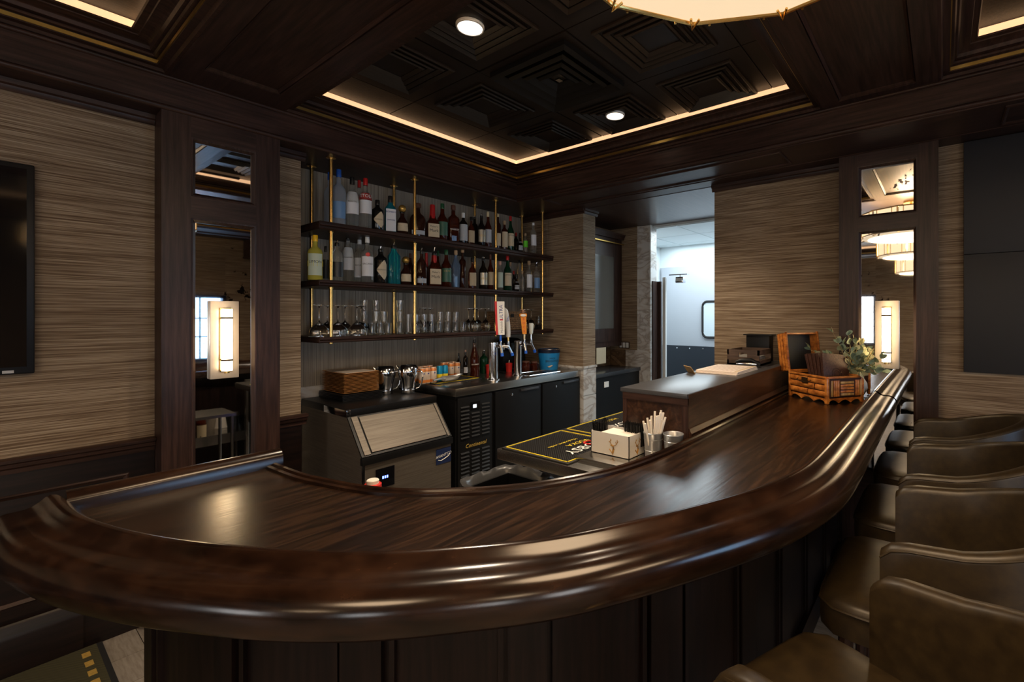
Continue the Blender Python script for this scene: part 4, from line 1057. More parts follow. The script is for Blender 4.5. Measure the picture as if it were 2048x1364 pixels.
# ---- glassware on the lowest shelf
ZG = SH[2][0] + .0005
def wallp(prof, t=.0018):
    return prof + [(max(.0008, r - t), z) for r, z in prof[::-1]]
def glass_thing(name, label, prof, x, y, z, cat='glass', group='glasses on the lowest shelf', proto=None):
    if proto is not None:
        c = copy_tree(proto); c.location = (x, y, z); c['label'] = label; c['group'] = group; return c
    t = thing(name, label, cat, (0, 0, 0), group=group)
    MB().lathe(prof, (0, 0, 0), 20, caps=True).build('glass_body', glass, t, True, 60)
    t.location = (x, y, z)
    return t
coupe_p = [(.058, 0), (.060, .001), (.058, .040), (.052, .060), (.030, .085), (.006, .10), (.004, .12), (.004, .195), (.010, .205), (.036, .210), (.036, .213), (.0, .213)]
coupe_p = [(.060, 0), (.060, .038), (.055, .052), (.022, .085), (.005, .098), (.0035, .115), (.0035, .19), (.008, .203), (.034, .209), (.034, .212), (.001, .213)]
ORD = ['first', 'second', 'third', 'fourth', 'fifth', 'sixth', 'seventh', 'eighth', 'ninth', 'tenth']
proto = None
for i, px in enumerate((638.5, 676, 714)):
    x, _, d = onY(px, 640, 3.32)
    lbl = 'upturned stemmed coupe glass, %s from the left in the front row' % ORD[i]
    g_ = glass_thing('coupe_glass', lbl, coupe_p, x, 3.32, ZG, proto=proto); proto = proto or g_
for i, px in enumerate((655, 690, 722)):
    x, _, d = onY(px, 640, 3.50)
    glass_thing('coupe_glass', 'upturned stemmed coupe glass, %s from the left in the back row' % ORD[i], coupe_p, x, 3.50, ZG, proto=proto)
pint = [(.030, 0), (.031, .006), (.042, .145), (.0405, .145), (.029, .010), (.001, .008)]
pint_up = [(.042, 0), (.0405, 0), (.030, .135), (.001, .137), (.001, .145), (.031, .145), (.042, 0.0005)][:6]
rocks = [(.0245, 0), (.0255, .004), (.028, .085), (.0265, .085), (.0235, .012), (.001, .010)]
high = [(.023, 0), (.024, .004), (.026, .15), (.0248, .15), (.022, .012), (.001, .010)]
pr = {}
def put(kind, prof, px, Y, z, label, nm):
    x, _, d = onY(px, 640, Y)
    g_ = glass_thing(nm, label, prof, x, Y, z, proto=pr.get(kind)); pr.setdefault(kind, g_)
    return g_
for i, px in enumerate((744, 760, 776)): put('rocks', rocks, px, 3.33, ZG, 'clear tumbler in the bottom layer of the left stack, %s from left' % ORD[i], 'tumbler')
for i, px in enumerate((752, 768)): put('rocks', rocks, px, 3.33, ZG + .0855, 'clear tumbler in the second layer of the left stack, %s from left' % ORD[i], 'tumbler')
for i, px in enumerate((728, 752)): put('rocks', rocks, px, 3.48, ZG + .171 - (.0), 'clear tumbler topping the left stack, %s one' % ('left', 'right')[i], 'tumbler')
for i, px in enumerate((728, 752)):
    for q in range(2): put('rocks', rocks, px, 3.48, ZG + .0855 * q, 'clear tumbler under the %s top tumbler, %s layer' % (('left', 'right')[i], ('bottom', 'middle')[q]), 'tumbler')
for q in range(3): put('rocks', rocks, 800, 3.33, ZG + .0855 * q, 'clear tumbler in the single column left of second post, %s one' % ('lowest', 'middle', 'topmost')[q], 'tumbler')
for i, px in enumerate((817, 833, 848, 863)): put('high', high, px, 3.34, ZG, 'tall straight highball glass near second post, %s from left' % ORD[i], 'highball_glass')
for i, px in enumerate((879, 895, 911, 926)): put('rocks', rocks, px, 3.33, ZG, 'clear rocks glass in the lower right layer, %s from left' % ORD[i], 'tumbler')
for i, px in enumerate((880, 896, 912)): put('rocks', rocks, px, 3.33, ZG + .0855, 'clear rocks glass in the upper right layer, %s from left' % ORD[i], 'tumbler')
wine = [(.030, 0), (.034, .004), (.043, .045), (.040, .070), (.022, .092), (.005, .102), (.0035, .12), (.0035, .185), (.008, .196), (.033, .201), (.033, .204), (.001, .205)]
for i, px in enumerate((937, 947, 956, 971)): put('wine', wine, px, 3.49 if i % 2 == 0 else 3.345, ZG, 'upturned wine glass right of the tumblers, %s from left' % ORD[i], 'wine_glass')
for i, px in enumerate((839, 850, 860)): put('wine', wine, px, 3.52, ZG, 'upturned wine glass behind the highball glasses, %s from left' % ORD[i], 'wine_glass')
for i, px in enumerate((1052, 1062)): put('wine', wine, px, 3.36, ZG, 'small upturned stem glass right of the wicker box, %s one' % ('left', 'right')[i], 'wine_glass')
x, _, d = onY(1077, 645, 3.38)
B('black_box', x - .035, x + .035, 3.34, 3.43, ZG, ZG + .045, black_m, None, .003); tag(bpy.data.objects['black_box'], 'small black box at the right end of lowest shelf', 'box')
g_ = glass_thing('tumbler', 'small textured tumbler standing on the black box', rocks, x, 3.385, ZG + .0455, proto=pr['rocks'])
x, _, d = onY(1091, 560, 3.42)
glass_thing('tumbler', 'clear tumbler at the right end of the middle shelf', rocks, x, 3.40, SH[1][0] + .0005, proto=pr['rocks'])
# wicker box
wick = streaks('wicker', (.10, .055, .025), (.24, .14, .07), (.42, .27, .15), (60, 60, 130), .7, .6, detail=3)
x0 = onY(1000, 640, 3.32)[0]; x1 = onY(1045, 640, 3.32)[0]
wb = thing('wicker_box', 'brown woven wicker box on the lowest shelf behind the taps', 'box', ((x0 + x1) / 2, 3.40, ZG))
B('box_core', x0 + .004, x1 - .004, 3.324, 3.50, ZG, ZG + .178, wick, wb, .004)
for k in range(9):
    m = MB()
    zz = ZG + .012 + k * .02
    pts = []
    nseg = 16
    for j in range(nseg + 1):
        pts.append((x0 + (x1 - x0) * j / nseg, 3.321 + .003 * (1 if (j + k) % 2 else -1), zz))
    m.tube(pts, .008, 6); m.build('woven_strand', wick, wb, True)
for k in range(9):
    pts = [(x0 + .002 + .003 * (1 if (j + k) % 2 else -1), 3.32 + .18 * j / 10, ZG + .012 + k * .02) for j in range(11)]
    MB().tube(pts, .008, 6).build('woven_strand', wick, wb, True)
B('handle_slot', (x0 + x1) / 2 - .02, (x0 + x1) / 2 + .02, 3.308, 3.314, ZG + .125, ZG + .155, black_m, wb)
# ================================================================== BACK BAR APPLIANCES
# ---- ice machine
IX0, IX1, IYF, IYB = 1.405, 2.040, 2.79, 3.62
ICE = thing('ice_machine', 'stainless under-counter ice machine with slanted bin door', 'ice machine', ((IX0 + IX1) / 2, 3.2, 0))
IYT = 2.97
side = [(IYB, .16), (IYF, .16), (IYF, .72), (IYF + .0, .74), (IYT, .965), (IYT, 1.012), (IYB, 1.012)]
profile_x('cabinet', side, IX0, IX1, steel, ICE)
B('top_cap', IX0 - .003, IX1 + .003, IYT - .008, IYB, .968, 1.015, black, ICE, .004)
B('cap_trim', IX0 - .005, IX0 + .02, IYT - .010, IYT + .30, .966, 1.010, chrome, ICE, .002)
def slant(u, v, h):
    a = Vector((0, IYF - .004, .745)); b = Vector((0, IYT - .004, .962)); dvec = b - a; n_ = Vector((0, -dvec.z, dvec.y)).normalized()
    p = a + dvec * v + n_ * h; return (u, p.y, p.z)
def slab(nm, u0, u1, v0, v1, h0, h1, mt):
    m = MB(); V = [slant(u0, v0, h0), slant(u1, v0, h0), slant(u1, v1, h0), slant(u0, v1, h0), slant(u0, v0, h1), slant(u1, v0, h1), slant(u1, v1, h1), slant(u0, v1, h1)]
    m.add(V, [(0, 3, 2, 1), (4, 5, 6, 7), (0, 1, 5, 4), (1, 2, 6, 5), (2, 3, 7, 6), (3, 0, 4, 7)]); return m.build(nm, mt, ICE)
slab('door_surround', IX0, IX1, 0, 1, 0, .008, black)
slab('bin_door', IX0 + .065, IX1 - .04, .06, .95, .008, .016, steel)
slab('door_jamb', IX0 + .018, IX0 + .055, .03, .98, .008, .014, steel)
slab('door_jamb', IX1 - .03, IX1 - .012, .03, .98, .008, .012, steel)
B('door_lip', IX0 - .004, IX1 + .004, IYF - .022, IYF + .01, .700, .745, black, ICE, .006)
B('front_panel', IX0 + .02, IX1 - .004, IYF - .006, IYF, .32, .70, steel, ICE)
B('corner_trim', IX0, IX0 + .02, IYF - .008, IYF, .18, .70, chrome, ICE, .003)
cp = B('control_panel', IX0 + .085, IX0 + .205, IYF - .012, IYF - .006, .535, .655, black_gloss, ICE)
for k in range(3): B('readout_digit', IX0 + .125 + k * .014, IX0 + .134 + k * .014, IYF - .0135, IYF - .012, .590, .606, blue_led, ICE)
B('badge_plate', IX1 - .125, IX1 - .008, IYF - .010, IYF - .006, .575, .680, pmat('badge_navy', (.012, .022, .075), .35), ICE)
text_mb('AVANTCO', .026, lambda u, v: (IX1 - .066 + u, IYF - .0108, .632 + v + u * .12)).build('brand_lettering', whitep, ICE)
MB().tube([(IX1 - .11, IYF - .0108, .605), (IX1 - .09, IYF - .0108, .598), (IX1 - .06, IYF - .0108, .606), (IX1 - .03, IYF - .0108, .618), (IX1 - .015, IYF - .0108, .632)], .0026, 6).build('logo_swoosh', whitep, ICE)
for k in range(5): B('lower_louvre', IX0 + .03, IX1 - .02, IYF - .004, IYF, .19 + k * .024, .204 + k * .024, black, ICE)
for (x, y) in ((IX0 + .05, IYF + .05), (IX1 - .05, IYF + .05), (IX0 + .05, IYB - .05), (IX1 - .05, IYB - .05)): MB().cyl((x, y, 0), .02, .16, 12).build('leg', black, ICE)
# ---- back bar cooler
CX0, CX1, CYF, CYB, CZ = 2.124, 3.592, 2.85, 3.62, 1.064
bc = thing('back_bar_cooler', 'black back bar cooler with stainless top and louvred left grille', 'cooler', (2.86, 3.2, 0))
B('cabinet', CX0 + .012, CX1 - .004, CYF + .02, CYB, .08, CZ - .062, black, bc)
B('stainless_top', CX0, CX1, CYF, CYB, CZ - .060, CZ, steel_flat, bc, .004)
B('toe_kick', CX0 + .03, CX1 - .03, CYF + .06, CYB, 0, .08, black_m, bc)
gx0, gx1 = 2.150, 2.475
gr = B('grille_panel', gx0, gx1, CYF + .008, CYF + .02, .12, CZ - .075, black, bc, .003)
for c_ in range(3):
    for k in range(28):
        z = .14 + k * .0285
        if .88 < z < .96 and c_ == 1: continue
        if .58 < z < .66: continue
        xa = gx0 + .025 + c_ * .098
        m = MB(); prof = [(CYF + .0085, z), (CYF - .002, z + .003), (CYF + .0085, z + .013)]
        m.loft([[(xa, y, zz) for y, zz in prof], [(xa + .075, y, zz) for y, zz in prof]]); m.build('louvre', pmat('louvre_black', (.02, .02, .021), .28) if 'louvre_black' not in MATS else MATS['louvre_black'], gr)
tp = B('thermostat', gx0 + .115, gx0 + .20, CYF + .002, CYF + .008, .885, .945, black_gloss, gr)
B('display', gx0 + .135, gx0 + .165, CYF + .0, CYF + .002, .90, .925, white_led, gr)
text_mb('Continental', .042, lambda u, v: (gx0 + .165 + u, CYF + .0065, .62 + v), shear=.3).build('brand_lettering', INK['g'], gr)
for (a, b) in ((2.50, 3.02), (3.045, 3.575)):
    d_ = B('door', a, b, CYF - .004, CYF + .02, .12, CZ - .072, black, bc, .004)
    B('handle', a + (b - a) * .52, a + (b - a) * .93, CYF - .018, CYF - .004, CZ - .10, CZ - .082, pmat('handle_grey', (.12, .12, .13), .25, .8) if 'handle_grey' not in MATS else MATS['handle_grey'], d_, .003)
    MB().lathe([(.010, 0), (.010, .008), (.006, .010)], (0, 0, 0), 16).xf(Matrix.Translation((a + (b - a) * .33, CYF - .004, CZ - .115)) @ Matrix.Rotation(R(90), 4, 'X')).build('lock', chrome, d_, True)
# ---- second cooler in the alcove
bc2 = thing('alcove_cooler', 'black undercounter fridge with dark top in the alcove beyond', 'cooler', (4.25, 3.0, 0))
B('cabinet', 3.81, XM - .012, 2.86, 3.27, .05, .955, black, bc2)
B('dark_top', 3.805, XM - .010, 2.84, 3.27, .955, .995, pmat('dark_counter', (.03, .032, .036), .25), bc2, .003)
B('paper_label', 4.0, 4.08, 2.855, 2.86, .84, .90, whitep, bc2)
ac = thing('alcove_cabinet', 'dark wall cabinet with glazed door inside the alcove', 'cabinet', (4.3, 3.2, 1.24))
B('cabinet_body', 3.82, XM - .02, 3.10, 3.284, 1.24, 2.55, wood_v, ac)
B('cabinet_door', 3.86, XM - .08, 3.085, 3.10, 1.30, 2.42, wood_v, ac)
B('door_glass', 4.10, XM - .22, 3.08, 3.085, 1.45, 2.28, pmat('cabinet_glass', (.10, .095, .085), .12), ac)
profile_x('cabinet_crown', [(3.10, 2.50), (3.07, 2.50), (3.06, 2.53), (3.04, 2.56), (3.10, 2.56)], 3.82, XM - .02, wood_x, ac)
B('brass_strip', 3.82, XM - .02, 3.066, 3.072, 2.44, 2.452, brass_rough, ac)
sw = thing('switch_plate', 'three white rocker switches on the alcove wallpaper', 'switch', (XM, 3.07, 1.24))
B('plate', XM - .006, XM, 3.0, 3.15, 1.205, 1.285, wood_v, sw)
for k in range(3): B('rocker', XM - .011, XM - .006, 3.01 + k * .046, 3.01 + k * .046 + .034, 1.215, 1.275, white, sw)
kb = B('paper_sheet', 4.15, 4.33, 3.09 - .02, 3.083 - .01, 1.06, 1.24, cream); kb.name = 'pinned_paper'; tag(kb, 'pale paper sheet hanging below the alcove cabinet', 'paper')
# ---- television on the left wall
tv = thing('television', 'large black flat television on the left wallpapered wall', 'television', (-.45, YW, 1.34))
B('tv_housing', -1.30, .182, YW - .05, YW - .018, 1.339, 2.278, black, tv, .008)
B('wall_mount', -.8, -.3, YW - .018, YW, 1.6, 2.0, black_m, tv)
B('tv_screen', -1.27, .158, YW - .052, YW - .05, 1.372, 2.255, black_gloss, tv)
B('maker_plate', .09, .122, YW - .0535, YW - .05, 1.346, 1.358, pmat('nameplate', (.4, .4, .4), .4), tv)
# ---- black boards on the right wall
for k, (za, zb, nm) in enumerate(((1.26, 1.966, 'lower'), (1.969, ZS - .004, 'upper'))):
    o = B('acoustic_board', XW - .03, XW - .001, -2.2, -.103, za, zb, charcoal, None, .002); tag(o, 'large dark charcoal board on right wall, %s one' % nm, 'board', None)
S('trim_150', XW - .012, XW, -4.2, .019, 0, .90, wood_y)
profile_y('trim_151', [(XW + (a - YW) , b) for a, b in rail_prof(YW - .008, 1)], -4.2, .019, wood_y, s=True)
# ================================================================== THINGS ON THE ICE MACHINE
IZ = 1.0155
platew = pmat('bamboo_plate', (.42, .19, .055), .45, noise=.25, nscale=40); platelin = pmat('plate_paper', (.45, .38, .32), .7)
P0 = (1.52, 1.765, 3.25, 3.575)
for k in range(5):
    o = MB().box(P0[0] - .015, P0[1] + .02, P0[2] - .015, P0[3] + .02, IZ + k * .0095, IZ + k * .0095 + .0075, .002).build('black_tray', black, None, True)
    tag(o, 'flat black tray under the wooden plates, %s from the bottom' % ORD[k], 'tray', 'black trays on the ice machine')
zz = IZ + 5 * .0095
def wood_plate(z, label):
    t = thing('wooden_plate', label, 'plate', ((P0[0] + P0[1]) / 2, (P0[2] + P0[3]) / 2, z), group='stack of square wooden plates')
    m = MB(); rings = []
    j = random.uniform(-.002, .002)
    def rr(ins, z_): return [(P0[0] + ins + j, P0[2] + ins, z_), (P0[1] - ins + j, P0[2] + ins, z_), (P0[1] - ins + j, P0[3] - ins, z_), (P0[0] + ins + j, P0[3] - ins, z_)]
    m.loft([rr(.022, z), rr(.002, z + .0058), rr(0, z + .0066), rr(0, z + .0080), rr(.004, z + .0083), rr(.014, z + .0035), rr(.08, z + .0035)], True, False, True)
    m.build('plate_body', platew, t); return t
for k in range(15): wood_plate(zz + k * .0095, 'square bamboo plate in the stack, %s' % (('%s from the top' % ORD[14 - k]) if 14 - k < 10 else ('%s from the bottom' % ORD[k])))
o = B('liner_sheet', P0[0] + .02, P0[1] - .02, P0[2] + .02, P0[3] - .02, zz + 14 * .0095 + .0045, zz + 15 * .0095, platelin); tag(o, 'pale paper liner lying on the top bamboo plate', 'paper')
def pitcher(x, y, s_, rot, lab):
    t = thing('steel_pitcher', lab, 'pitcher', (0, 0, 0), group='polished steel pitchers')
    MB().lathe([(.052, 0), (.056, .004), (.050, .03), (.052, .07), (.066, .12), (.076, .155), (.074, .19), (.060, .215), (.056, .216), (.070, .19), (.072, .155), (.062, .12), (.048, .07), (.046, .01)], (0, 0, 0), 32).build('pitcher_body', chrome, t, True, 60)
    MB().tube([(.062, 0, .17), (.085, 0, .178), (.105, 0, .165), (.110, 0, .12), (.100, 0, .07), (.080, 0, .04), (.056, 0, .035)], .006, 10).build('handle', chrome, t, True)
    MB().tube([(-.066, 0, .185), (-.082, 0, .200), (-.090, 0, .214)], .012, 10, rs=[.016, .011, .007]).build('spout', chrome, t, True)
    t.location = (x, y, IZ); t.rotation_euler = (0, 0, rot); t.scale = (s_, s_, s_)
pitcher(1.862, 3.335, .94, R(-35), 'polished steel pitcher beside the bamboo plates')
pitcher(1.985, 3.235, .97, R(-50), 'polished steel pitcher behind the first, nearer the cans')
# ================================================================== THINGS ON THE COOLER
bar_mat(2.150, 2.60, 3.13, 3.60, CZ, 'black and yellow bar mat under the cans on the cooler', [('OLEA', .05, 2.3, 3.18, yellow)], nub=.018)
canw = pmat('can_cream', (.62, .50, .40), .35, .3); cano = pmat('can_orange', (.62, .20, .04), .3, .4); canb = pmat('can_blue', (.01, .26, .48), .3, .3)
def can(px, Y, lab, blue=False, base=None):
    x = onY(px, 750, Y)[0]; z = CZ + .0140
    t = thing('drink_can', lab, 'can', (x, Y, z), group='drink cans on the cooler')
    r = .0275 if not blue else .023; h = .122
    MB().lathe([(r * .82, 0), (r, .008), (r, h * .88), (r * .86, h * .97), (r * .84, h), (r * .76, h), (r * .74, h - .004)], (x, Y, z), 24).build('can_body', canb if blue else canw, t, True, 40)
    MB().lathe([(r * .80, h - .005), (r * .85, h + .001), (r * .8, h + .001)], (x, Y, z), 24).build('can_lid', chrome if blue else pmat('lid_copper', (.75, .35, .16), .3, .9) if 'lid_copper' not in MATS else MATS['lid_copper'], t, True)
    if blue: MB().lathe([(r * 1.012, .012), (r * 1.012, h * .46)], (x, Y, z), 24, caps=False).build('yellow_fruit_band', yellow, t, True)
    else:
        MB().lathe([(r * 1.012, .009), (r * 1.012, .030)], (x, Y, z), 24, caps=False).build('orange_fruit_band', cano, t, True)
        MB().lathe([(r * 1.012, h * .76), (r * 1.012, h * .87), (r * .9, h * .95)], (x, Y, z), 24, caps=False).build('orange_top_band', cano, t, True)
        m = MB().lathe([(.007, 0), (.007, .001)], (0, 0, 0), 14); m.xf(Matrix.Translation((x - .004, Y - r - .001, z + h * .64)) @ Matrix.Rotation(R(90), 4, 'X') @ Matrix.Scale(.6, 4, (0, 1, 0))); m.build('brand_oval', INK['b'], t)
for i, px in enumerate((845, 853.5, 866)): can(px, 3.19, 'cream and orange drink can, front row, %s from left' % ORD[i])
for i, px in enumerate((879, 890)): can(px, 3.22, 'blue drink can with yellow fruit, %s of the two' % ('left', 'right')[i], True)
for i, px in enumerate((840, 850, 859)): can(px, 3.30 + .01 * i, 'cream and orange drink can, second row left group, %s' % ORD[i])
for i, px in enumerate((901.5, 914)): can(px, 3.34, 'cream and orange drink can right of the blue cans, %s one' % ('left', 'right')[i])
for i, px in enumerate((887, 896, 907)): can(px, 3.43, 'cream and orange drink can in the rear row, %s from left' % ORD[i])
sc_ = thing('ice_scoop', 'aluminium ice scoop lying on the bar mat before the cans', 'scoop', (2.37, 3.16, CZ + .014))
x = onY(905, 760, 3.14)[0]
sm = pmat('cast_aluminium', (.62, .60, .58), .35, 1)
m = MB(); rings = []
for k in range(9):
    u = k / 8; xs = -.085 + .17 * u; r_ = .036 * (1 if u < .6 else (1 - (u - .6) * 1.6)); ring = []
    for a in range(180, 361, 20): ring.append((x + xs, 3.14 + r_ * math.cos(R(a)), CZ + .014 + .040 + (.01 if u > .8 else 0) + r_ * 1.05 * math.sin(R(a)) * 1.0))
    for a in range(360, 179, -20): ring.append((x + xs, 3.14 + r_ * .9 * math.cos(R(a)), CZ + .014 + .042 + (.01 if u > .8 else 0) + r_ * .92 * math.sin(R(a))))
    rings.append(ring)
m.loft(rings); m.build('scoop_bowl', sm, sc_, True, 60)
MB().tube([(x - .085, 3.14, CZ + .035), (x - .12, 3.135, CZ + .045), (x - .19, 3.12, CZ + .040)], .009, 10).build('scoop_handle', sm, sc_, True)
# bottles on the cooler
def cooler_bottle(px, top, wpx, Y, kind, g, cap, lab, txt, label, **k):
    x, z_, d = onY(px, top, Y)
    bottle(label, x, Y, CZ + .0005 + (.0135 if x < 2.6 else 0), z_ - CZ, wpx * d / F / 2, kind, g, cap, lab, txt, group='bottles on the cooler', rot=R(-20), **k)
cooler_bottle(917.5, 706, 9, 3.52, 'wine', 'black', 'black', None, None, 'slim black bottle behind the cans beside the bitters')
cooler_bottle(931, 700, 9, 3.40, 'tall', 'dark', 'pink', 'white', None, 'small bitters bottle with pink cap and white-framed label', band=(.12, .34))
cooler_bottle(949, 675, 17, 3.30, 'cone', 'amber', 'clear', None, [('BOURBON', .6)], 'tall amber bottle with long clear neck and white lettering', stop='pour', ink='w')
cooler_bottle(967.5, 700, 16, 3.42, 'squat', 'green', 'black', None, None, 'dark green bottle with pour spout left of the first tap', stop='pour')
x = onY(966, 745, 3.30)[0]
for (px, Y, lab, r_) in ((978, 3.36, 'small red tub left of the first beer tap', .03), (1018, 3.32, 'small red tub between the two beer taps', .032)):
    x = onY(px, 745, Y)[0]; t = thing('red_tub', lab, 'tub', (x, Y, CZ), group='small red tubs')
    MB().lathe([(r_ * .85, 0), (r_, .07), (r_ * 1.05, .072), (r_ * 1.05, .08), (r_ * .5, .085)], (x, Y, CZ + .0005), 20).build('tub_body', redp, t, True)
    MB().tube([(x, Y, CZ + .085), (x + .004, Y, CZ + .11)], .003, 6).build('spout', whitep, t)
# black blender / brewer and amber jars behind the taps
bl = thing('black_brewer', 'black domed drinks machine behind the second beer tap', 'machine', (3.2, 3.47, CZ))
MB().box(3.07, 3.38, 3.39, 3.60, CZ + .001, CZ + .20, .02).build('machine_body', black, bl, True)
MB().lathe([(.155, 0), (.155, .05), (.14, .09), (.10, .11), (.02, .118)], (3.225, 3.47, CZ + .20), 28, sy=.62).build('domed_lid', black_gloss, bl, True)
B('drip_tray', 3.10, 3.30, 3.33, 3.38, CZ + .001, CZ + .02, black_m, bl, .004)
for i, (px, Y, hh, c_, lb) in enumerate(((997, 3.50, .20, 'rose', 'amber glass jar behind the taps, left of brewer'), (1052, 3.22, .085, 'amber', 'low amber glass jar in front of the brewer'), (1068, 3.20, .075, 'amber', 'low amber glass jar nearest the blue bucket'))):
    x = onY(px, 740, Y)[0]; t = thing('amber_jar', lb, 'jar', (x, Y, CZ), group='amber jars on the cooler')
    MB().lathe([(.036, 0), (.04, .006), (.042, hh * .8), (.034, hh * .92), (.034, hh), (.030, hh), (.030, hh * .92), (.037, hh * .8), (.034, .01)], (x, Y, CZ + .0005), 22).build('jar_body', G[c_], t, True)
    MB().lathe([(.035, hh), (.035, hh + .012), (.03, hh + .014)], (x, Y, CZ + .0005), 22).build('jar_lid', CAP['brown'], t, True)
# bucket
x, _, _ = onY(1098, 715, 3.15); bk = thing('ice_bucket', 'bright blue metal beer bucket at the right end of cooler', 'bucket', (x, 3.15, CZ))
MB().lathe([(.085, 0), (.088, .004), (.108, .165), (.105, .165), (.084, .010)], (x, 3.15, CZ + .0005), 40).build('bucket_body', pmat('bucket_blue', (.012, .24, .60), .4), bk, True, 50)
MB().lathe([(.1085, .166), (.112, .198), (.114, .203), (.109, .203), (.106, .166)], (x, 3.15, CZ + .0005), 40, caps=False).build('navy_rim', pmat('bucket_navy', (.012, .02, .05), .3), bk, True, 50)
MB().tube([(x + .111 * math.cos(R(a)), 3.15 + .111 * math.sin(R(a)), CZ + .203) for a in range(0, 360, 12)], .0035, 6, closed=True).build('rim_wire', chrome, bk, True)
MB().tube([(x + .112, 3.15, CZ + .19), (x + .128, 3.15, CZ + .16), (x + .125, 3.14, CZ + .10), (x + .112, 3.14, CZ + .06)], .004, 6).build('bail_handle', pmat('copper_wire', (.45, .18, .07), .3, .8), bk, True)
def wrapb(r0, r1, cz_, face=-118):
    def f(u, v):
        rr = r0 + (r1 - r0) * ((cz_ + v) / .165); a = R(face) + u / rr
        return (x + math.cos(a) * (rr + .0012), 3.15 + math.sin(a) * (rr + .0012), CZ + cz_ + v)
    return f
text_mb('MADE', .022, wrapb(.088, .108, .115)).build('lettering', INK['k'], bk)
text_mb('BRIGHTER', .030, wrapb(.088, .108, .088)).build('lettering', INK['k'], bk)
m = MB(); m.tube([wrapb(.088, .108, .04, -128)(u, .006 * math.sin(u * 90)) for u in [(-.03 + .01 * k) for k in range(6)]], .006, 6, rs=[.002, .006, .009, .008, .005, .002]); m.build('cloud_print', LAB['cream'] if False else cream, bk, True)
# ---- beer towers
def tower(px, Y, r_, lab):
    x = onY(px, 700, Y)[0]; h = 1.375 - CZ
    t = thing('beer_tower', lab, 'beer tap', (x, Y, CZ), group='chrome beer towers')
    MB().lathe([(r_ * 1.35, 0), (r_ * 1.35, .006), (r_, .012), (r_, h - .012), (r_ * 1.05, h - .010), (r_ * 1.05, h), (r_ * .4, h + .004)], (x, Y, CZ + .0005), 32).build('column', chrome, t, True, 40)
    for k in range(4): MB().cyl((x + r_ * 1.2 * math.cos(R(45 + 90 * k)), Y + r_ * 1.2 * math.sin(R(45 + 90 * k)), CZ + .006), .005, .005, 8).build('bolt', chrome, t)
    return t, x
bluep = pmat('tap_blue', (.01, .10, .55), .35)
def faucet(t, x, y, z, dx, dy):
    MB().tube([(x, y, z), (x + dx * .5, y + dy * .5, z + .004), (x + dx, y + dy, z)], .013, 12).build('shank', chrome, t, True)
    f = MB().tube([(x + dx, y + dy, z + .045), (x + dx, y + dy, z + .01), (x + dx * 1.15, y + dy * 1.15, z - .02), (x + dx * 1.35, y + dy * 1.35, z - .055)], .011, 12).build('faucet', chrome, t, True)
    MB().tube([(x + dx * 1.35, y + dy * 1.35, z - .052), (x + dx * 1.42, y + dy * 1.42, z - .078)], .013, 12).build('faucet_cap', bluep, t, True)
    return x + dx, y + dy, z + .045
t1, tx1 = tower(987, 3.0, .038, 'chrome beer tower with the red-white and silver tap handles')
t2, tx2 = tower(1036, 3.02, .033, 'chrome beer tower with the orange and plain white tap handles')
ZF = 1.345
# handle 1: red and white slab
hx, hy, hz = faucet(t1, tx1, 3.0 - .038, ZF, -.006, -.055)
h1 = MB().tube([(hx, hy, hz), (hx, hy, hz + .055)], .009, 10).build('handle_ferrule', bluep, t1, True)
def slabz(nm, mt, parent, cx_, cy_, z0, z1, w0, w1, d0, lean=0, rot=R(-35), off=0):
    m = MB(); rings = []
    for (z, w_) in ((z0, w0), (z1, w1)):
        dx = lean * (z - z0) / (z1 - z0)
        pts = [(-w_ / 2 + off, -d0 / 2), (w_ / 2 + off, -d0 / 2), (w_ / 2 + off, d0 / 2), (-w_ / 2 + off, d0 / 2)]
        rings.append([(cx_ + dx + a * math.cos(rot) - b * math.sin(rot), cy_ + a * math.sin(rot) + b * math.cos(rot), z) for a, b in pts])
    m.loft(rings); return m.build(nm, mt, parent)
ct, snt = math.cos(R(-35)), math.sin(R(-35))
hw = slabz('tap_handle', whitep, t1, hx, hy, hz + .052, hz + .325, .050, .068, .03, lean=-.014, off=.006)
slabz('red_edge', redp, t1, hx, hy, hz + .052, hz + .325, .014, .018, .0305, lean=-.014, off=-.030)
def on_slab(cx_, cy_, lean, z0, hgt, dep=.0158, off=.010):
    # text running upwards: u -> up, v -> -across
    def f(u, v):
        a = -v + off; z = z0 + u; dx = lean * (z - (hz + .052)) / hgt
        return (cx_ + dx + a * ct + dep * snt, cy_ + a * snt - dep * ct, z)
    return f
text_mb('ULTRA', .040, on_slab(hx, hy, -.014, hz + .235, .273)).build('lettering', INK['b'], hw)
text_mb('Michelob', .026, on_slab(hx, hy, -.014, hz + .115, .273)).build('lettering', pmat('ink_grey', (.2, .2, .2), .5), hw)
m = MB(); f_ = on_slab(hx, hy, -.014, hz + .176, .273); m.add([f_(-.006, -.012), f_(.006, -.012), f_(.006, .012), f_(-.006, .012)], [(0, 1, 2, 3)]); m.build('red_ribbon', redp, hw)
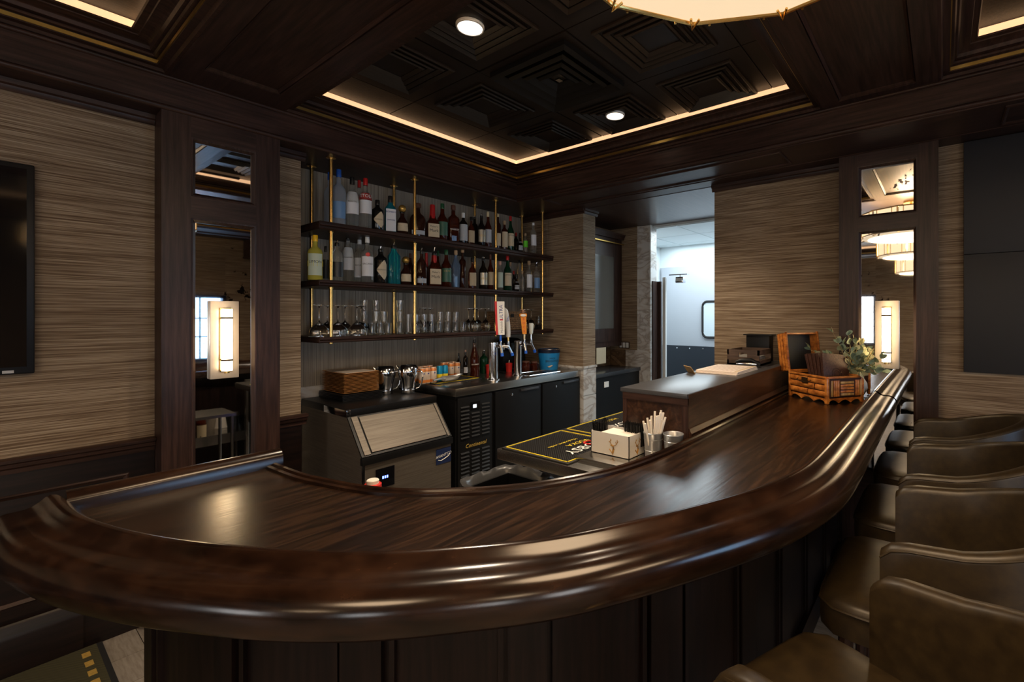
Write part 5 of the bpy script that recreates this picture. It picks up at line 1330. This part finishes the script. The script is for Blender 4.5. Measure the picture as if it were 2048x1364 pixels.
# handle 2: long tapering silver-white cylinder cut on a slant
hx2, hy2, hz2 = faucet(t1, tx1 + .02, 3.0 - .030, ZF - .006, .075, -.045)
MB().tube([(hx2, hy2, hz2), (hx2, hy2, hz2 + .035)], .010, 10).build('handle_ferrule', brass, t1, True)
m = MB(); rings = []
for k in range(9):
    u = k / 8; z = hz2 + .035 + .255 * u; r_ = .018 + .012 * u; dx = -.055 * u * u
    rings.append([(hx2 + dx + r_ * math.cos(R(a)), hy2 + r_ * math.sin(R(a)), z + (0 if u < .9 else -.0 + .022 * math.cos(R(a + 180 + 40)))) for a in range(0, 360, 18)])
m.loft(rings); h2 = m.build('tap_handle', pmat('tap_silver', (.60, .58, .54), .35, .2), t1, True, 60)
m = MB(); top = rings[-1]; cc = Vector([sum(p[i] for p in top) / len(top) for i in range(3)])
m.loft([[tuple(cc + (Vector(p) - cc) * .78 + Vector((0, 0, .0012))) for p in top], [tuple(cc + (Vector(p) - cc) * .1 + Vector((0, 0, .0012))) for p in top]]); m.build('red_medallion', redp, h2)
def cylt(u, v):
    r_ = .0255; a = R(-100) - v / r_; return (hx2 - .022 + r_ * math.cos(a) * 1.03, hy2 + r_ * math.sin(a) * 1.03, hz2 + .19 + u)
text_mb('lite', .042, cylt).build('lettering', INK['b'], h2)
# handle 3: orange BOCK
hx3, hy3, hz3 = faucet(t2, tx2, 3.02 - .033, ZF, -.004, -.05)
MB().tube([(hx3, hy3, hz3), (hx3, hy3, hz3 + .05)], .009, 10, rs=[.007, .010]).build('handle_ferrule', pmat('ferrule_cream', (.7, .62, .45), .4), t2, True)
oran = pmat('tap_orange', (.80, .27, .01), .4)
h3 = slabz('tap_handle', oran, t2, hx3, hy3, hz3 + .048, hz3 + .20, .036, .050, .024, lean=-.014)
MB().box(-.034, .034, -.016, .016, -.016, .016, .012, Matrix.Translation((hx3 - .016, hy3, hz3 + .212)) @ Matrix.Rotation(R(-35), 4, 'Z')).build('badge_block', oran, h3, True)
m = MB().lathe([(.026, 0), (.026, .002)], (0, 0, 0), 18); m.xf(Matrix.Translation((hx3 - .016 + .0165 * snt, hy3 - .0165 * ct, hz3 + .212)) @ Matrix.Rotation(R(-35), 4, 'Z') @ Matrix.Rotation(R(90), 4, 'X') @ Matrix.Scale(.42, 4, (0, 1, 0))); m.build('oval_badge', whitep, h3)
for k, ch in enumerate('BOCK'):
    zc_ = hz3 + .178 - k * .035; dxx = -.014 * (zc_ - hz3 - .048) / .152
    text_mb(ch, .030, lambda u, v: (hx3 + dxx + u * ct + .0128 * snt, hy3 + u * snt - .0128 * ct, zc_ + v)).build('lettering', INK['r'], h3)
rm = MB(); rm.lathe([(.006, 0), (.014, .006), (.016, .020), (.010, .032), (.004, .036)], (hx3 - .02, hy3, hz3 + .226), 14)
rm.tube([(hx3 - .028, hy3, hz3 + .258), (hx3 - .048, hy3, hz3 + .262), (hx3 - .052, hy3, hz3 + .246), (hx3 - .042, hy3, hz3 + .238)], .005, 8)
rm.tube([(hx3 - .012, hy3, hz3 + .258), (hx3 + .006, hy3, hz3 + .258), (hx3 + .012, hy3, hz3 + .244), (hx3 + .004, hy3, hz3 + .236)], .005, 8)
rm.build('ram_head', pmat('ram_bronze', (.25, .13, .07), .4, .3), h3, True)
# handle 4: plain white short
hx4, hy4, hz4 = faucet(t2, tx2 + .02, 3.02 - .028, ZF, .085, -.03)
MB().tube([(hx4, hy4, hz4), (hx4, hy4, hz4 + .04)], .008, 10).build('handle_ferrule', chrome, t2, True)
MB().lathe([(.010, .04), (.018, .055), (.021, .12), (.021, .135), (.014, .142)], (hx4, hy4, hz4), 20).build('tap_handle', pmat('tap_plain', (.62, .66, .62), .4), t2, True)
dg_ = thing('drip_grate', 'steel wire drip grate set before the right beer tower', 'grate', (3.05, 3.0, CZ))
for k in range(14): MB().tube([(2.97 + k * .03, 2.93, CZ + .004), (2.97 + k * .03, 3.12, CZ + .004)], .0022, 5).build('wire', chrome, dg_)
MB().tube([(2.96, 2.925, CZ + .004), (3.37, 2.925, CZ + .004), (3.37, 3.125, CZ + .004), (2.96, 3.125, CZ + .004)], .003, 6, closed=True).build('grate_frame', chrome, dg_)
# ================================================================== THINGS ON THE LEDGE AND COUNTER
cream_p = pmat('menu_paper', (.72, .62, .54), .7)
def menu(k, lab, dx, dy, rz):
    M = Matrix.Translation((2.77 + dx, 1.055 + dy, LZ + .0005 + k * .006)) @ Matrix.Rotation(rz, 4, 'Z')
    t = thing('paper_menu', lab, 'menu', (2.77 + dx, 1.055 + dy, LZ + k * .006), group='menu sheets on the ledge')
    MB().box(-.19, .19, -.125, .125, 0, .005, .001, M).build('sheet_pad', cream_p, t, True)
    if k == 2:
        for q in range(9): MB().box(-.16, .10, -.10 + q * .024, -.096 + q * .024, .0052, .0056, 0, M).build('print_line', pmat('print_tint', (.45, .33, .30), .7) if 'print_tint' not in MATS else MATS['print_tint'], t)
        MB().box(-.19, .19, -.112, -.106, .0052, .0056, 0, M).build('gold_rule', INK['g'], t)
for k, (a, b, c, lb) in enumerate(((0, 0, 0, 'bottom menu pad of the pile on the service ledge'), (.012, .004, .02, 'middle menu pad of the pile on the ledge'), (.02, .008, .035, 'top printed menu sheet of the pile on the ledge'))): menu(k, lb, a, b, c)
o = MB().box(-.05, .05, -.002, .002, 0, .05, 0, Matrix.Translation((2.555, 1.19, LZ)) @ Matrix.Rotation(R(50), 4, 'Z') @ Matrix.Rotation(R(-35), 4, 'X')).build('folded_card', pmat('kraft_card', (.35, .22, .09), .7)); tag(o, 'folded tan card standing on the far edge of the ledge', 'card')
# stapler / phone
stp = thing('stapler', 'black and chrome stapler lying before the wooden crate', 'stapler', (3.07, 1.03, LZ))
MS = Matrix.Translation((3.07, 1.03, LZ)) @ Matrix.Rotation(R(-78), 4, 'Z')
MB().box(-.08, .08, -.014, .014, .001, .009, .003, MS).build('stapler_base', black, stp, True)
m = MB(); m.tube([(-.078, 0, .030), (-.04, 0, .043), (.02, 0, .046), (.078, 0, .022)], .012, 10, rs=[.008, .013, .015, .009]); m.xf(MS); m.build('stapler_arm', black, stp, True)
MB().box(-.076, .06, -.009, .009, .014, .026, .003, MS).build('magazine', chrome, stp, True)
MB().box(.055, .078, -.012, .012, .009, .03, .003, MS).build('pivot', black, stp, True)
# wooden crate
cr_ = thing('wooden_crate', 'small stained wooden crate with slot handles on the ledge', 'crate', (3.36, 1.1, LZ))
cw = streaks('crate_wood', (.035, .018, .011), (.07, .04, .026), (.12, .075, .05), (30, 4, 40), .55, .2)
a0, a1, b0, b1, hh = 3.16, 3.44, .985, 1.205, .105
B('crate_floor', a0, a1, b0, b1, LZ + .001, LZ + .012, cw, cr_)
for (xa, xb) in ((a0, a0 + .012), (a1 - .012, a1)):
    B('end_board', xa, xb, b0, b1, LZ + .001, LZ + .055, cw, cr_); B('end_board', xa, xb, b0, b0 + .08, LZ + .055, LZ + .085, cw, cr_); B('end_board', xa, xb, b1 - .08, b1, LZ + .055, LZ + .085, cw, cr_); B('end_board', xa, xb, b0, b1, LZ + .085, LZ + hh, cw, cr_)
for (ya, yb) in ((b0, b0 + .012), (b1 - .012, b1)):
    B('side_slat', a0, a1, ya, yb, LZ + .001, LZ + .035, cw, cr_); B('side_slat', a0, a1, ya, yb, LZ + .070, LZ + hh, cw, cr_)
crs = thing('folded_cloth', 'grey folded cloth inside the wooden crate', 'cloth', (3.36, 1.1, LZ + .013))
MB().box(3.19, 3.40, 1.01, 1.18, LZ + .0125, LZ + .06, .018).build('cloth_body', pmat('grey_cloth', (.2, .19, .17), .9, noise=.3), crs, True)
wtb = thing('black_tray_box', 'black open counter box against the wall behind the rattan case', 'box', (3.56, 1.1, LZ))
B('box_body', 3.51, 3.61, 1.02, 1.19, LZ + .001, LZ + .19, black, wtb, .003)
B('box_lid', 3.50, 3.615, 1.0, 1.21, LZ + .19, LZ + .20, black, wtb, .002)
# rattan case
F0, Lc, Rc = Vector((3.075, .556)), Vector((3.267, .821)), Vector((3.366, .465))
ux_ = (Lc - F0).normalized(); uy_ = Vector((-ux_.y, ux_.x)) * -1
wL, wR = .320, .270
def rc(a, b, z): p = F0 + ux_ * a + uy_ * b; return (p.x, p.y, z)
rat = streaks('rattan', (.22, .06, .010), (.50, .16, .028), (.75, .30, .06), (20, 20, 30), .28, .15); ratd = pmat('rattan_dark', (.045, .015, .006), .35); raty = streaks('rattan_pale', (.26, .13, .03), (.45, .24, .06), (.62, .38, .12), (30, 30, 8), .35, .15)  # rattan brightened in colour to stand in for strong downlight
MRC = Matrix(((ux_.x, uy_.x, 0, F0.x), (ux_.y, uy_.y, 0, F0.y), (0, 0, 1, 0), (0, 0, 0, 1)))
case = thing('rattan_case', 'open orange-brown rattan case with lid raised, at bar end', 'case', rc(wL / 2, wR / 2, ZT))
zb, zt_ = ZT + .032, ZT + .152
def cb(nm, a0, a1, b0, b1, z0, z1, mt, bev=0): return MB().box(a0, a1, b0, b1, z0, z1, bev, MRC).build(nm, mt, case, bool(bev))
for (a0, a1, b0, b1) in ((0, wL, 0, .01), (0, wL, wR - .01, wR), (0, .01, 0, wR), (wL - .01, wL, 0, wR)): cb('case_wall', a0, a1, b0, b1, zb, zt_, ratd)
cb('case_floor', 0, wL, 0, wR, zb, zb + .008, ratd)
for k in range(3):   # half canes on the left-hand face (b = 0 plane runs along ux)
    z0 = zb + .008 + k * .038
    for (a0, a1) in (((.012, .15), (.155, wL - .012)) if k != 1 else ((.012, .09), (.10, wL - .012))):
        m = MB(); prof = [(0, z0), (-.004, z0 + .003), (-.007, z0 + .016), (-.004, z0 + .030), (0, z0 + .033)]
        m.loft([[(a0, b, z) for b, z in prof], [(a1, b, z) for b, z in prof]]); m.xf(MRC); m.build('cane_slat', rat, case, True, 50)
for (a0, a1, b0, b1) in ((-.008, .012, -.008, .012), (wL - .010, wL + .006, -.006, .010), (-.006, .010, wR - .012, wR + .006), (wL - .012, wL + .004, wR - .012, wR + .004)): cb('corner_cane', a0, a1, b0, b1, ZT + .001, zt_ + .004, rat, .004)
for (a0, a1, b0, b1) in ((0, wL, -.010, .008), (0, wL, wR - .008, wR + .008), (-.010, .008, 0, wR), (wL - .008, wL + .008, 0, wR)): cb('rim_cane', a0, a1, b0, b1, zt_, zt_ + .012, rat, .004)
# front-right face (a = 0 plane): framed pale cane panels
for k in range(5): cb('cane_panel', -.006, 0, .10 + .0, .20, zb + .015 + k * .018, zb + .029 + k * .018, raty if k in (0, 4) else rat, .002)
for b in (.028, .047, .062, .077, .214, .230, .248, .265): cb('cane_panel', -.006, 0, b, b + .013, zb + .012, zt_ - .012, raty if b in (.028, .248) else rat, .002)
for (b0, z0) in ((0, 0),):
    m = MB()
    for side_ in (0, 1):
        pts = [(0, zb), (0, ZT + .004), (.03, ZT + .002), (.045, ZT + .018), (.07, ZT + .024), (.09, ZT + .012), (.11, ZT + .022)]
    # scalloped apron
    def apron(fn, ln):
        m = MB(); P_ = []
        for k in range(25):
            u = k / 24; z = ZT + .002 + .020 * abs(math.sin(u * math.pi * 3)) * (0 if (u < .08 or u > .92) else 1); P_.append((u * ln, z))
        m.loft([[fn(u, o_, z), fn(u, o_, zb + .002), fn(u, o_ + .006, zb + .002), fn(u, o_ + .006, z)] for u, z in P_ for o_ in (0,)]); m.xf(MRC); return m.build('scalloped_apron', rat, case)
    apron(lambda u, o_, z: (u, o_, z), wL); apron(lambda u, o_, z: (o_, u, z), wR)
m = MB(); m.tube([(.12, -.010, zt_ - .02), (.12, -.022, zt_ - .03), (.15, -.024, zt_ - .036), (.20, -.024, zt_ - .036), (.23, -.022, zt_ - .03), (.23, -.010, zt_ - .02)], .003, 6); m.xf(MRC); m.build('pull_handle', bronze, case, True)
cb('latch_plate', .15, .20, -.010, -.004, zt_ - .045, zt_ - .010, bronze)
# lid standing open along the far-left side (a from 0..wL at the b side) -> hinged on a = wL edge
ML = MRC @ Matrix.Translation((wL + .004, 0, zt_ + .012)) @ Matrix.Rotation(R(8), 4, 'Y')
def lb_(nm, a0, a1, b0, b1, z0, z1, mt, bev=0): return MB().box(a0, a1, b0, b1, z0, z1, bev, ML).build(nm, mt, case, bool(bev))
lb_('lid_panel', .080, .088, 0, wR, 0, .255, ratd)
for (b0, b1, z0, z1) in ((0, .010, 0, .255), (wR - .01, wR, 0, .255), (0, wR, 0, .01), (0, wR, .245, .255)): lb_('lid_wall', 0, .084, b0, b1, z0, z1, rat)
for k in range(3): lb_('lid_cane', .003 + k * .028, .026 + k * .028, -.007, 0, .006, .25, rat, .004)
lb_('lid_lining', .072, .080, .012, wR - .012, .012, .243, pmat('dark_lining', (.008, .011, .014), .5))
for (b0, b1) in ((0, .012), (wR - .012, wR)): lb_('lid_corner', -.006, .006, b0 - .006, b1 - .004, -.004, .262, rat, .004)
# leather menus in the case
lbm = streaks('menu_leather', (.03, .010, .006), (.065, .024, .016), (.10, .045, .03), (120, 120, 120), .5, .4)
for k in range(5):
    Mb = MRC @ Matrix.Translation((.07 + k * .026, .055 + k * .004, zb + .012)) @ Matrix.Rotation(R(12 + k * 3), 4, 'Y') @ Matrix.Rotation(R(-6), 4, 'X')
    t = thing('leather_menu', 'brown leather menu folder standing in the rattan case, %s from front' % ORD[k], 'menu', rc(.12, .16, zb + .012), group='leather menus in the rattan case')
    MB().box(0, .006, 0, .20, 0, .262, .002, Mb).build('front_cover', lbm, t, True)
    MB().box(.0065, .013, .004, .196, .004, .258, 0, Mb).build('pages', cream_p if k == 9 else lbm, t)
    MB().box(.0135, .019, 0, .20, 0, .262, .002, Mb).build('back_cover', lbm, t, True)
    if k == 0:
        m = MB().tube([(-.0008, .10 + .036 * math.cos(R(a)), .135 + .036 * math.sin(R(a))) for a in range(0, 360, 15)], .0016, 5, closed=True)
        m.tube([(-.0008, .10 + .022 * math.cos(R(a)), .135 + .022 * math.sin(R(a))) for a in range(0, 360, 15)], .0012, 5, closed=True)
        m.xf(Mb); m.build('embossed_seal', pmat('seal_dark', (.02, .008, .006), .4), t)
# vase with eucalyptus
vx, vy = 3.386, .454
vs_ = thing('ceramic_vase', 'round white ceramic vase with ribs beside the rattan case', 'vase', (vx, vy, ZT))
m = MB(); rings = []
for (r_, z) in ((.024, 0), (.034, .004), (.050, .03), (.056, .055), (.053, .085), (.038, .112), (.026, .122), (.028, .130), (.022, .130), (.020, .118)):
    rings.append([(vx + r_ * (1 + .03 * math.cos(8 * a)) * math.cos(a), vy + r_ * (1 + .03 * math.cos(8 * a)) * math.sin(a), ZT + .0005 + z) for a in [2 * math.pi * k / 48 for k in range(48)]])
m.loft(rings); m.build('vase_body', pmat('white_ceramic', (.66, .62, .56), .45), vs_, True, 60)
eu = thing('eucalyptus_bunch', 'bunch of grey-green eucalyptus sprigs in the white vase', 'plant', (vx, vy, ZT + .1))
lf = [pmat('leaf_a', (.22, .29, .20), .55), pmat('leaf_b', (.32, .37, .22), .55), pmat('leaf_c', (.15, .22, .17), .5), pmat('leaf_pale', (.52, .50, .30), .55)]
stm = pmat('eucalyptus_stem', (.34, .26, .12), .6)
def leaf_mesh(L_, W_):
    m = bmesh.new(); rows = []
    for k in range(6):
        u = k / 5; w_ = W_ * math.sin(math.pi * min(1, u * .92 + .06)) ** .75; z = .10 * L_ * math.sin(u * math.pi)
        rows.append([m.verts.new((u * L_, -w_, z)), m.verts.new((u * L_, 0, z - .12 * w_)), m.verts.new((u * L_, w_, z))])
    for i in range(5):
        for j in range(2): m.faces.new([rows[i][j], rows[i][j + 1], rows[i + 1][j + 1], rows[i + 1][j]])
    me = bpy.data.meshes.new('leaf'); m.to_mesh(me); m.free(); me.shade_smooth(); return me
LM = []
for mt in lf:
    for (a, b) in ((.050, .016), (.042, .019)):
        me = leaf_mesh(a, b); me.materials.append(mt); LM.append(me)
random.seed(11)
cv = Vector((vx, vy, ZT + .14))
nleaf = 0
for s_ in range(24):
    az = random.uniform(0, 2 * math.pi); el = random.uniform(.25, 1.4)
    d_ = Vector((math.cos(az) * math.cos(el), math.sin(az) * math.cos(el) * 1.1, math.sin(el)))
    ln = random.uniform(.19, .31) if el > .6 else random.uniform(.14, .22)
    if d_.x > .25: d_.x *= .35
    pts = [cv + Vector((random.uniform(-.012, .012), random.uniform(-.012, .012), 0))]
    for k in range(1, 6):
        pts.append(pts[0] + d_ * ln * k / 5 + Vector((0, 0, -.035 * (k / 5) ** 2 * (1.2 - el))))
    st_ = MB().tube([tuple(p) for p in pts], .0018, 5, rs=[.0026, .0024, .002, .0017, .0014, .001]).build('stem', stm, eu)
    for k in range(1, 6):
        for sd in (-1, 1, 0) if k > 3 else (-1, 1):
            if nleaf > 240: break
            o = bpy.data.objects.new('leaf', random.choice(LM)); COL.objects.link(o); o.parent = eu; nleaf += 1
            p = pts[k] - Vector(eu.location)
            aim = (d_ + Vector((random.uniform(-1, 1), random.uniform(-1, 1), random.uniform(-.5, .9))) * .9).normalized()
            o.location = p; o.rotation_mode = 'QUATERNION'
            o.rotation_quaternion = aim.to_track_quat('X', 'Z') @ Matrix.Rotation(random.uniform(-1.2, 1.2), 4, 'X').to_quaternion()
            s2 = random.uniform(.7, 1.15); o.scale = (s2, s2, s2)
sd_ = MB()
for k in range(130):
    a = random.uniform(0, 6.28); rr = random.uniform(.02, .13); z = random.uniform(.0, .15)
    sd_.lathe([(.0005, 0), (.0028, .003), (.0028, .006), (.0005, .008)], (cv.x + rr * math.cos(a) * (.5 if math.cos(a) > 0 else 1), cv.y + rr * math.sin(a), cv.z + z), 6)
o = sd_.build('seed_buds', pmat('seed_bud', (.36, .26, .12), .6), eu); o['kind'] = 'stuff'
# ================================================================== STOOLS
def stool():
    t = thing('bar_stool', 'x', 'bar stool', (0, 0, 0), group='leather bar stools')
    # seat: rounded square cushion
    m = MB(); rings = []
    def rs_(s_, z, yo=0): return [(x * s_, y * s_ + yo, z) for x, y in SQ]
    SQ = []
    for a in range(0, 360, 10):
        ca, sa = math.cos(R(a)), math.sin(R(a)); q = 1 / (abs(ca) ** 9 + abs(sa) ** 9) ** (1 / 9); SQ.append((.268 * ca * q, .262 * sa * q + .03))
    m.loft([rs_(.93, .665), rs_(.99, .672), rs_(1.0, .70), rs_(1.0, .745), rs_(.985, .762), rs_(.94, .770), rs_(.7, .778), rs_(.3, .782), rs_(.02, .783)])
    st_ = m.build('seat', leather, t, True, 50)
    MB().tube([(x * 1.0, y * 1.0, .748) for x, y in SQ], .0045, 6, closed=True).build('seat_piping', leather, st_, True)
    # barrel back
    path = []
    for k in range(33):
        u = k / 32; a = R(180 + 180 * u)
        path.append((.262 * math.cos(a), -.055 + .275 * math.sin(a)))
    path = [(-.262, .125), (-.262, .10), (-.262, .06), (-.262, .0)] + path + [(.262, .0), (.262, .06), (.262, .10), (.262, .125)]
    P = [Vector(p) for p in path]; N_ = normals2(P); n = len(P)
    m = MB(); rings = []; tops = []
    for i, p in enumerate(P):
        u = i / (n - 1); back = math.sin(u * math.pi)
        zt2 = .985 + .115 * max(0, back) ** 1.6
        zb2 = .60 + .06 * (1 - back)
        e = min(i, n - 1 - i); zt2 += (.012 if False else 0); zt2 -= (.030, .008, .001, 0)[e] if e < 4 else 0; zb2 += (.03, .008, 0, 0)[e] if e < 4 else 0
        th = .026; nn = N_[i]; ring = []
        for (o_, z) in ((th, zb2), (th, zt2 - .02), (th * .85, zt2 - .006), (th * .4, zt2), (-th * .4, zt2), (-th * .85, zt2 - .006), (-th, zt2 - .02), (-th, zb2)):
            flare = .02 * back * (z - .6) / .4
            ring.append((p.x + nn.x * (o_ + flare), p.y + nn.y * (o_ + flare), z))
        rings.append(ring); tops.append((p.x + nn.x * (th * .9 + .02 * back), p.y + nn.y * (th * .9 + .02 * back), zt2 - .012))
    m.loft(rings); bk_ = m.build('backrest', leather, t, True, 60)
    MB().tube(tops, .0035, 6).build('back_piping', leather, bk_, True)
    for (x, y) in ((-.19, .22), (.19, .22), (-.17, -.22), (.17, -.22)):
        MB().tube([(x, y, .665), (x * 1.12, y * 1.1, 0)], .018, 8, rs=[.021, .013]).build('leg', wood_v, t, True)
    MB().tube([(-.205, .235, .26), (.205, .235, .26), (.19, -.235, .26), (-.19, -.235, .26)], .010, 8, closed=True).build('footrest', brass, t, True)
    return t
st0 = stool()
SP = [(1.02, .108, R(-21), 'olive-brown leather barrel stool nearest the camera, turned with bar curve'), (1.765, .012, 0, 'second olive-brown leather barrel stool from the camera'), (2.45, .012, 0, 'third olive-brown leather barrel stool from the camera'), (3.14, .012, 0, 'farthest olive-brown leather barrel stool, beside the right pillar')]
for i, (x, y, rz, lb) in enumerate(SP):
    s_ = st0 if i == 0 else copy_tree(st0)
    s_.location = (x, y, 0); s_.rotation_euler = (0, 0, rz); s_['label'] = lb
# ---- rug at left
rg_ = thing('area_rug', 'dark plaid rug with yellow blocks on the left floor', 'rug', (-1.0, 2.4, 0))
B('rug_pile', -2.4, .372, 1.97, 3.29, .0005, .012, rugm, rg_)
B('rug_border', .372, .392, 1.97, 3.29, .0005, .012, black_m, rg_)

for k in range(14):
    for (xa, xb) in (((.318, .345)), ((.06, .10))):
        B('woven_block', xa, xb, 2.02 + k * .09, 2.065 + k * .09, .0122, .0142, MATS['rug_yellow'] if 'rug_yellow' in MATS else pmat('rug_yellow', (.40, .25, .05), .95, noise=.4, nscale=90), rg_)
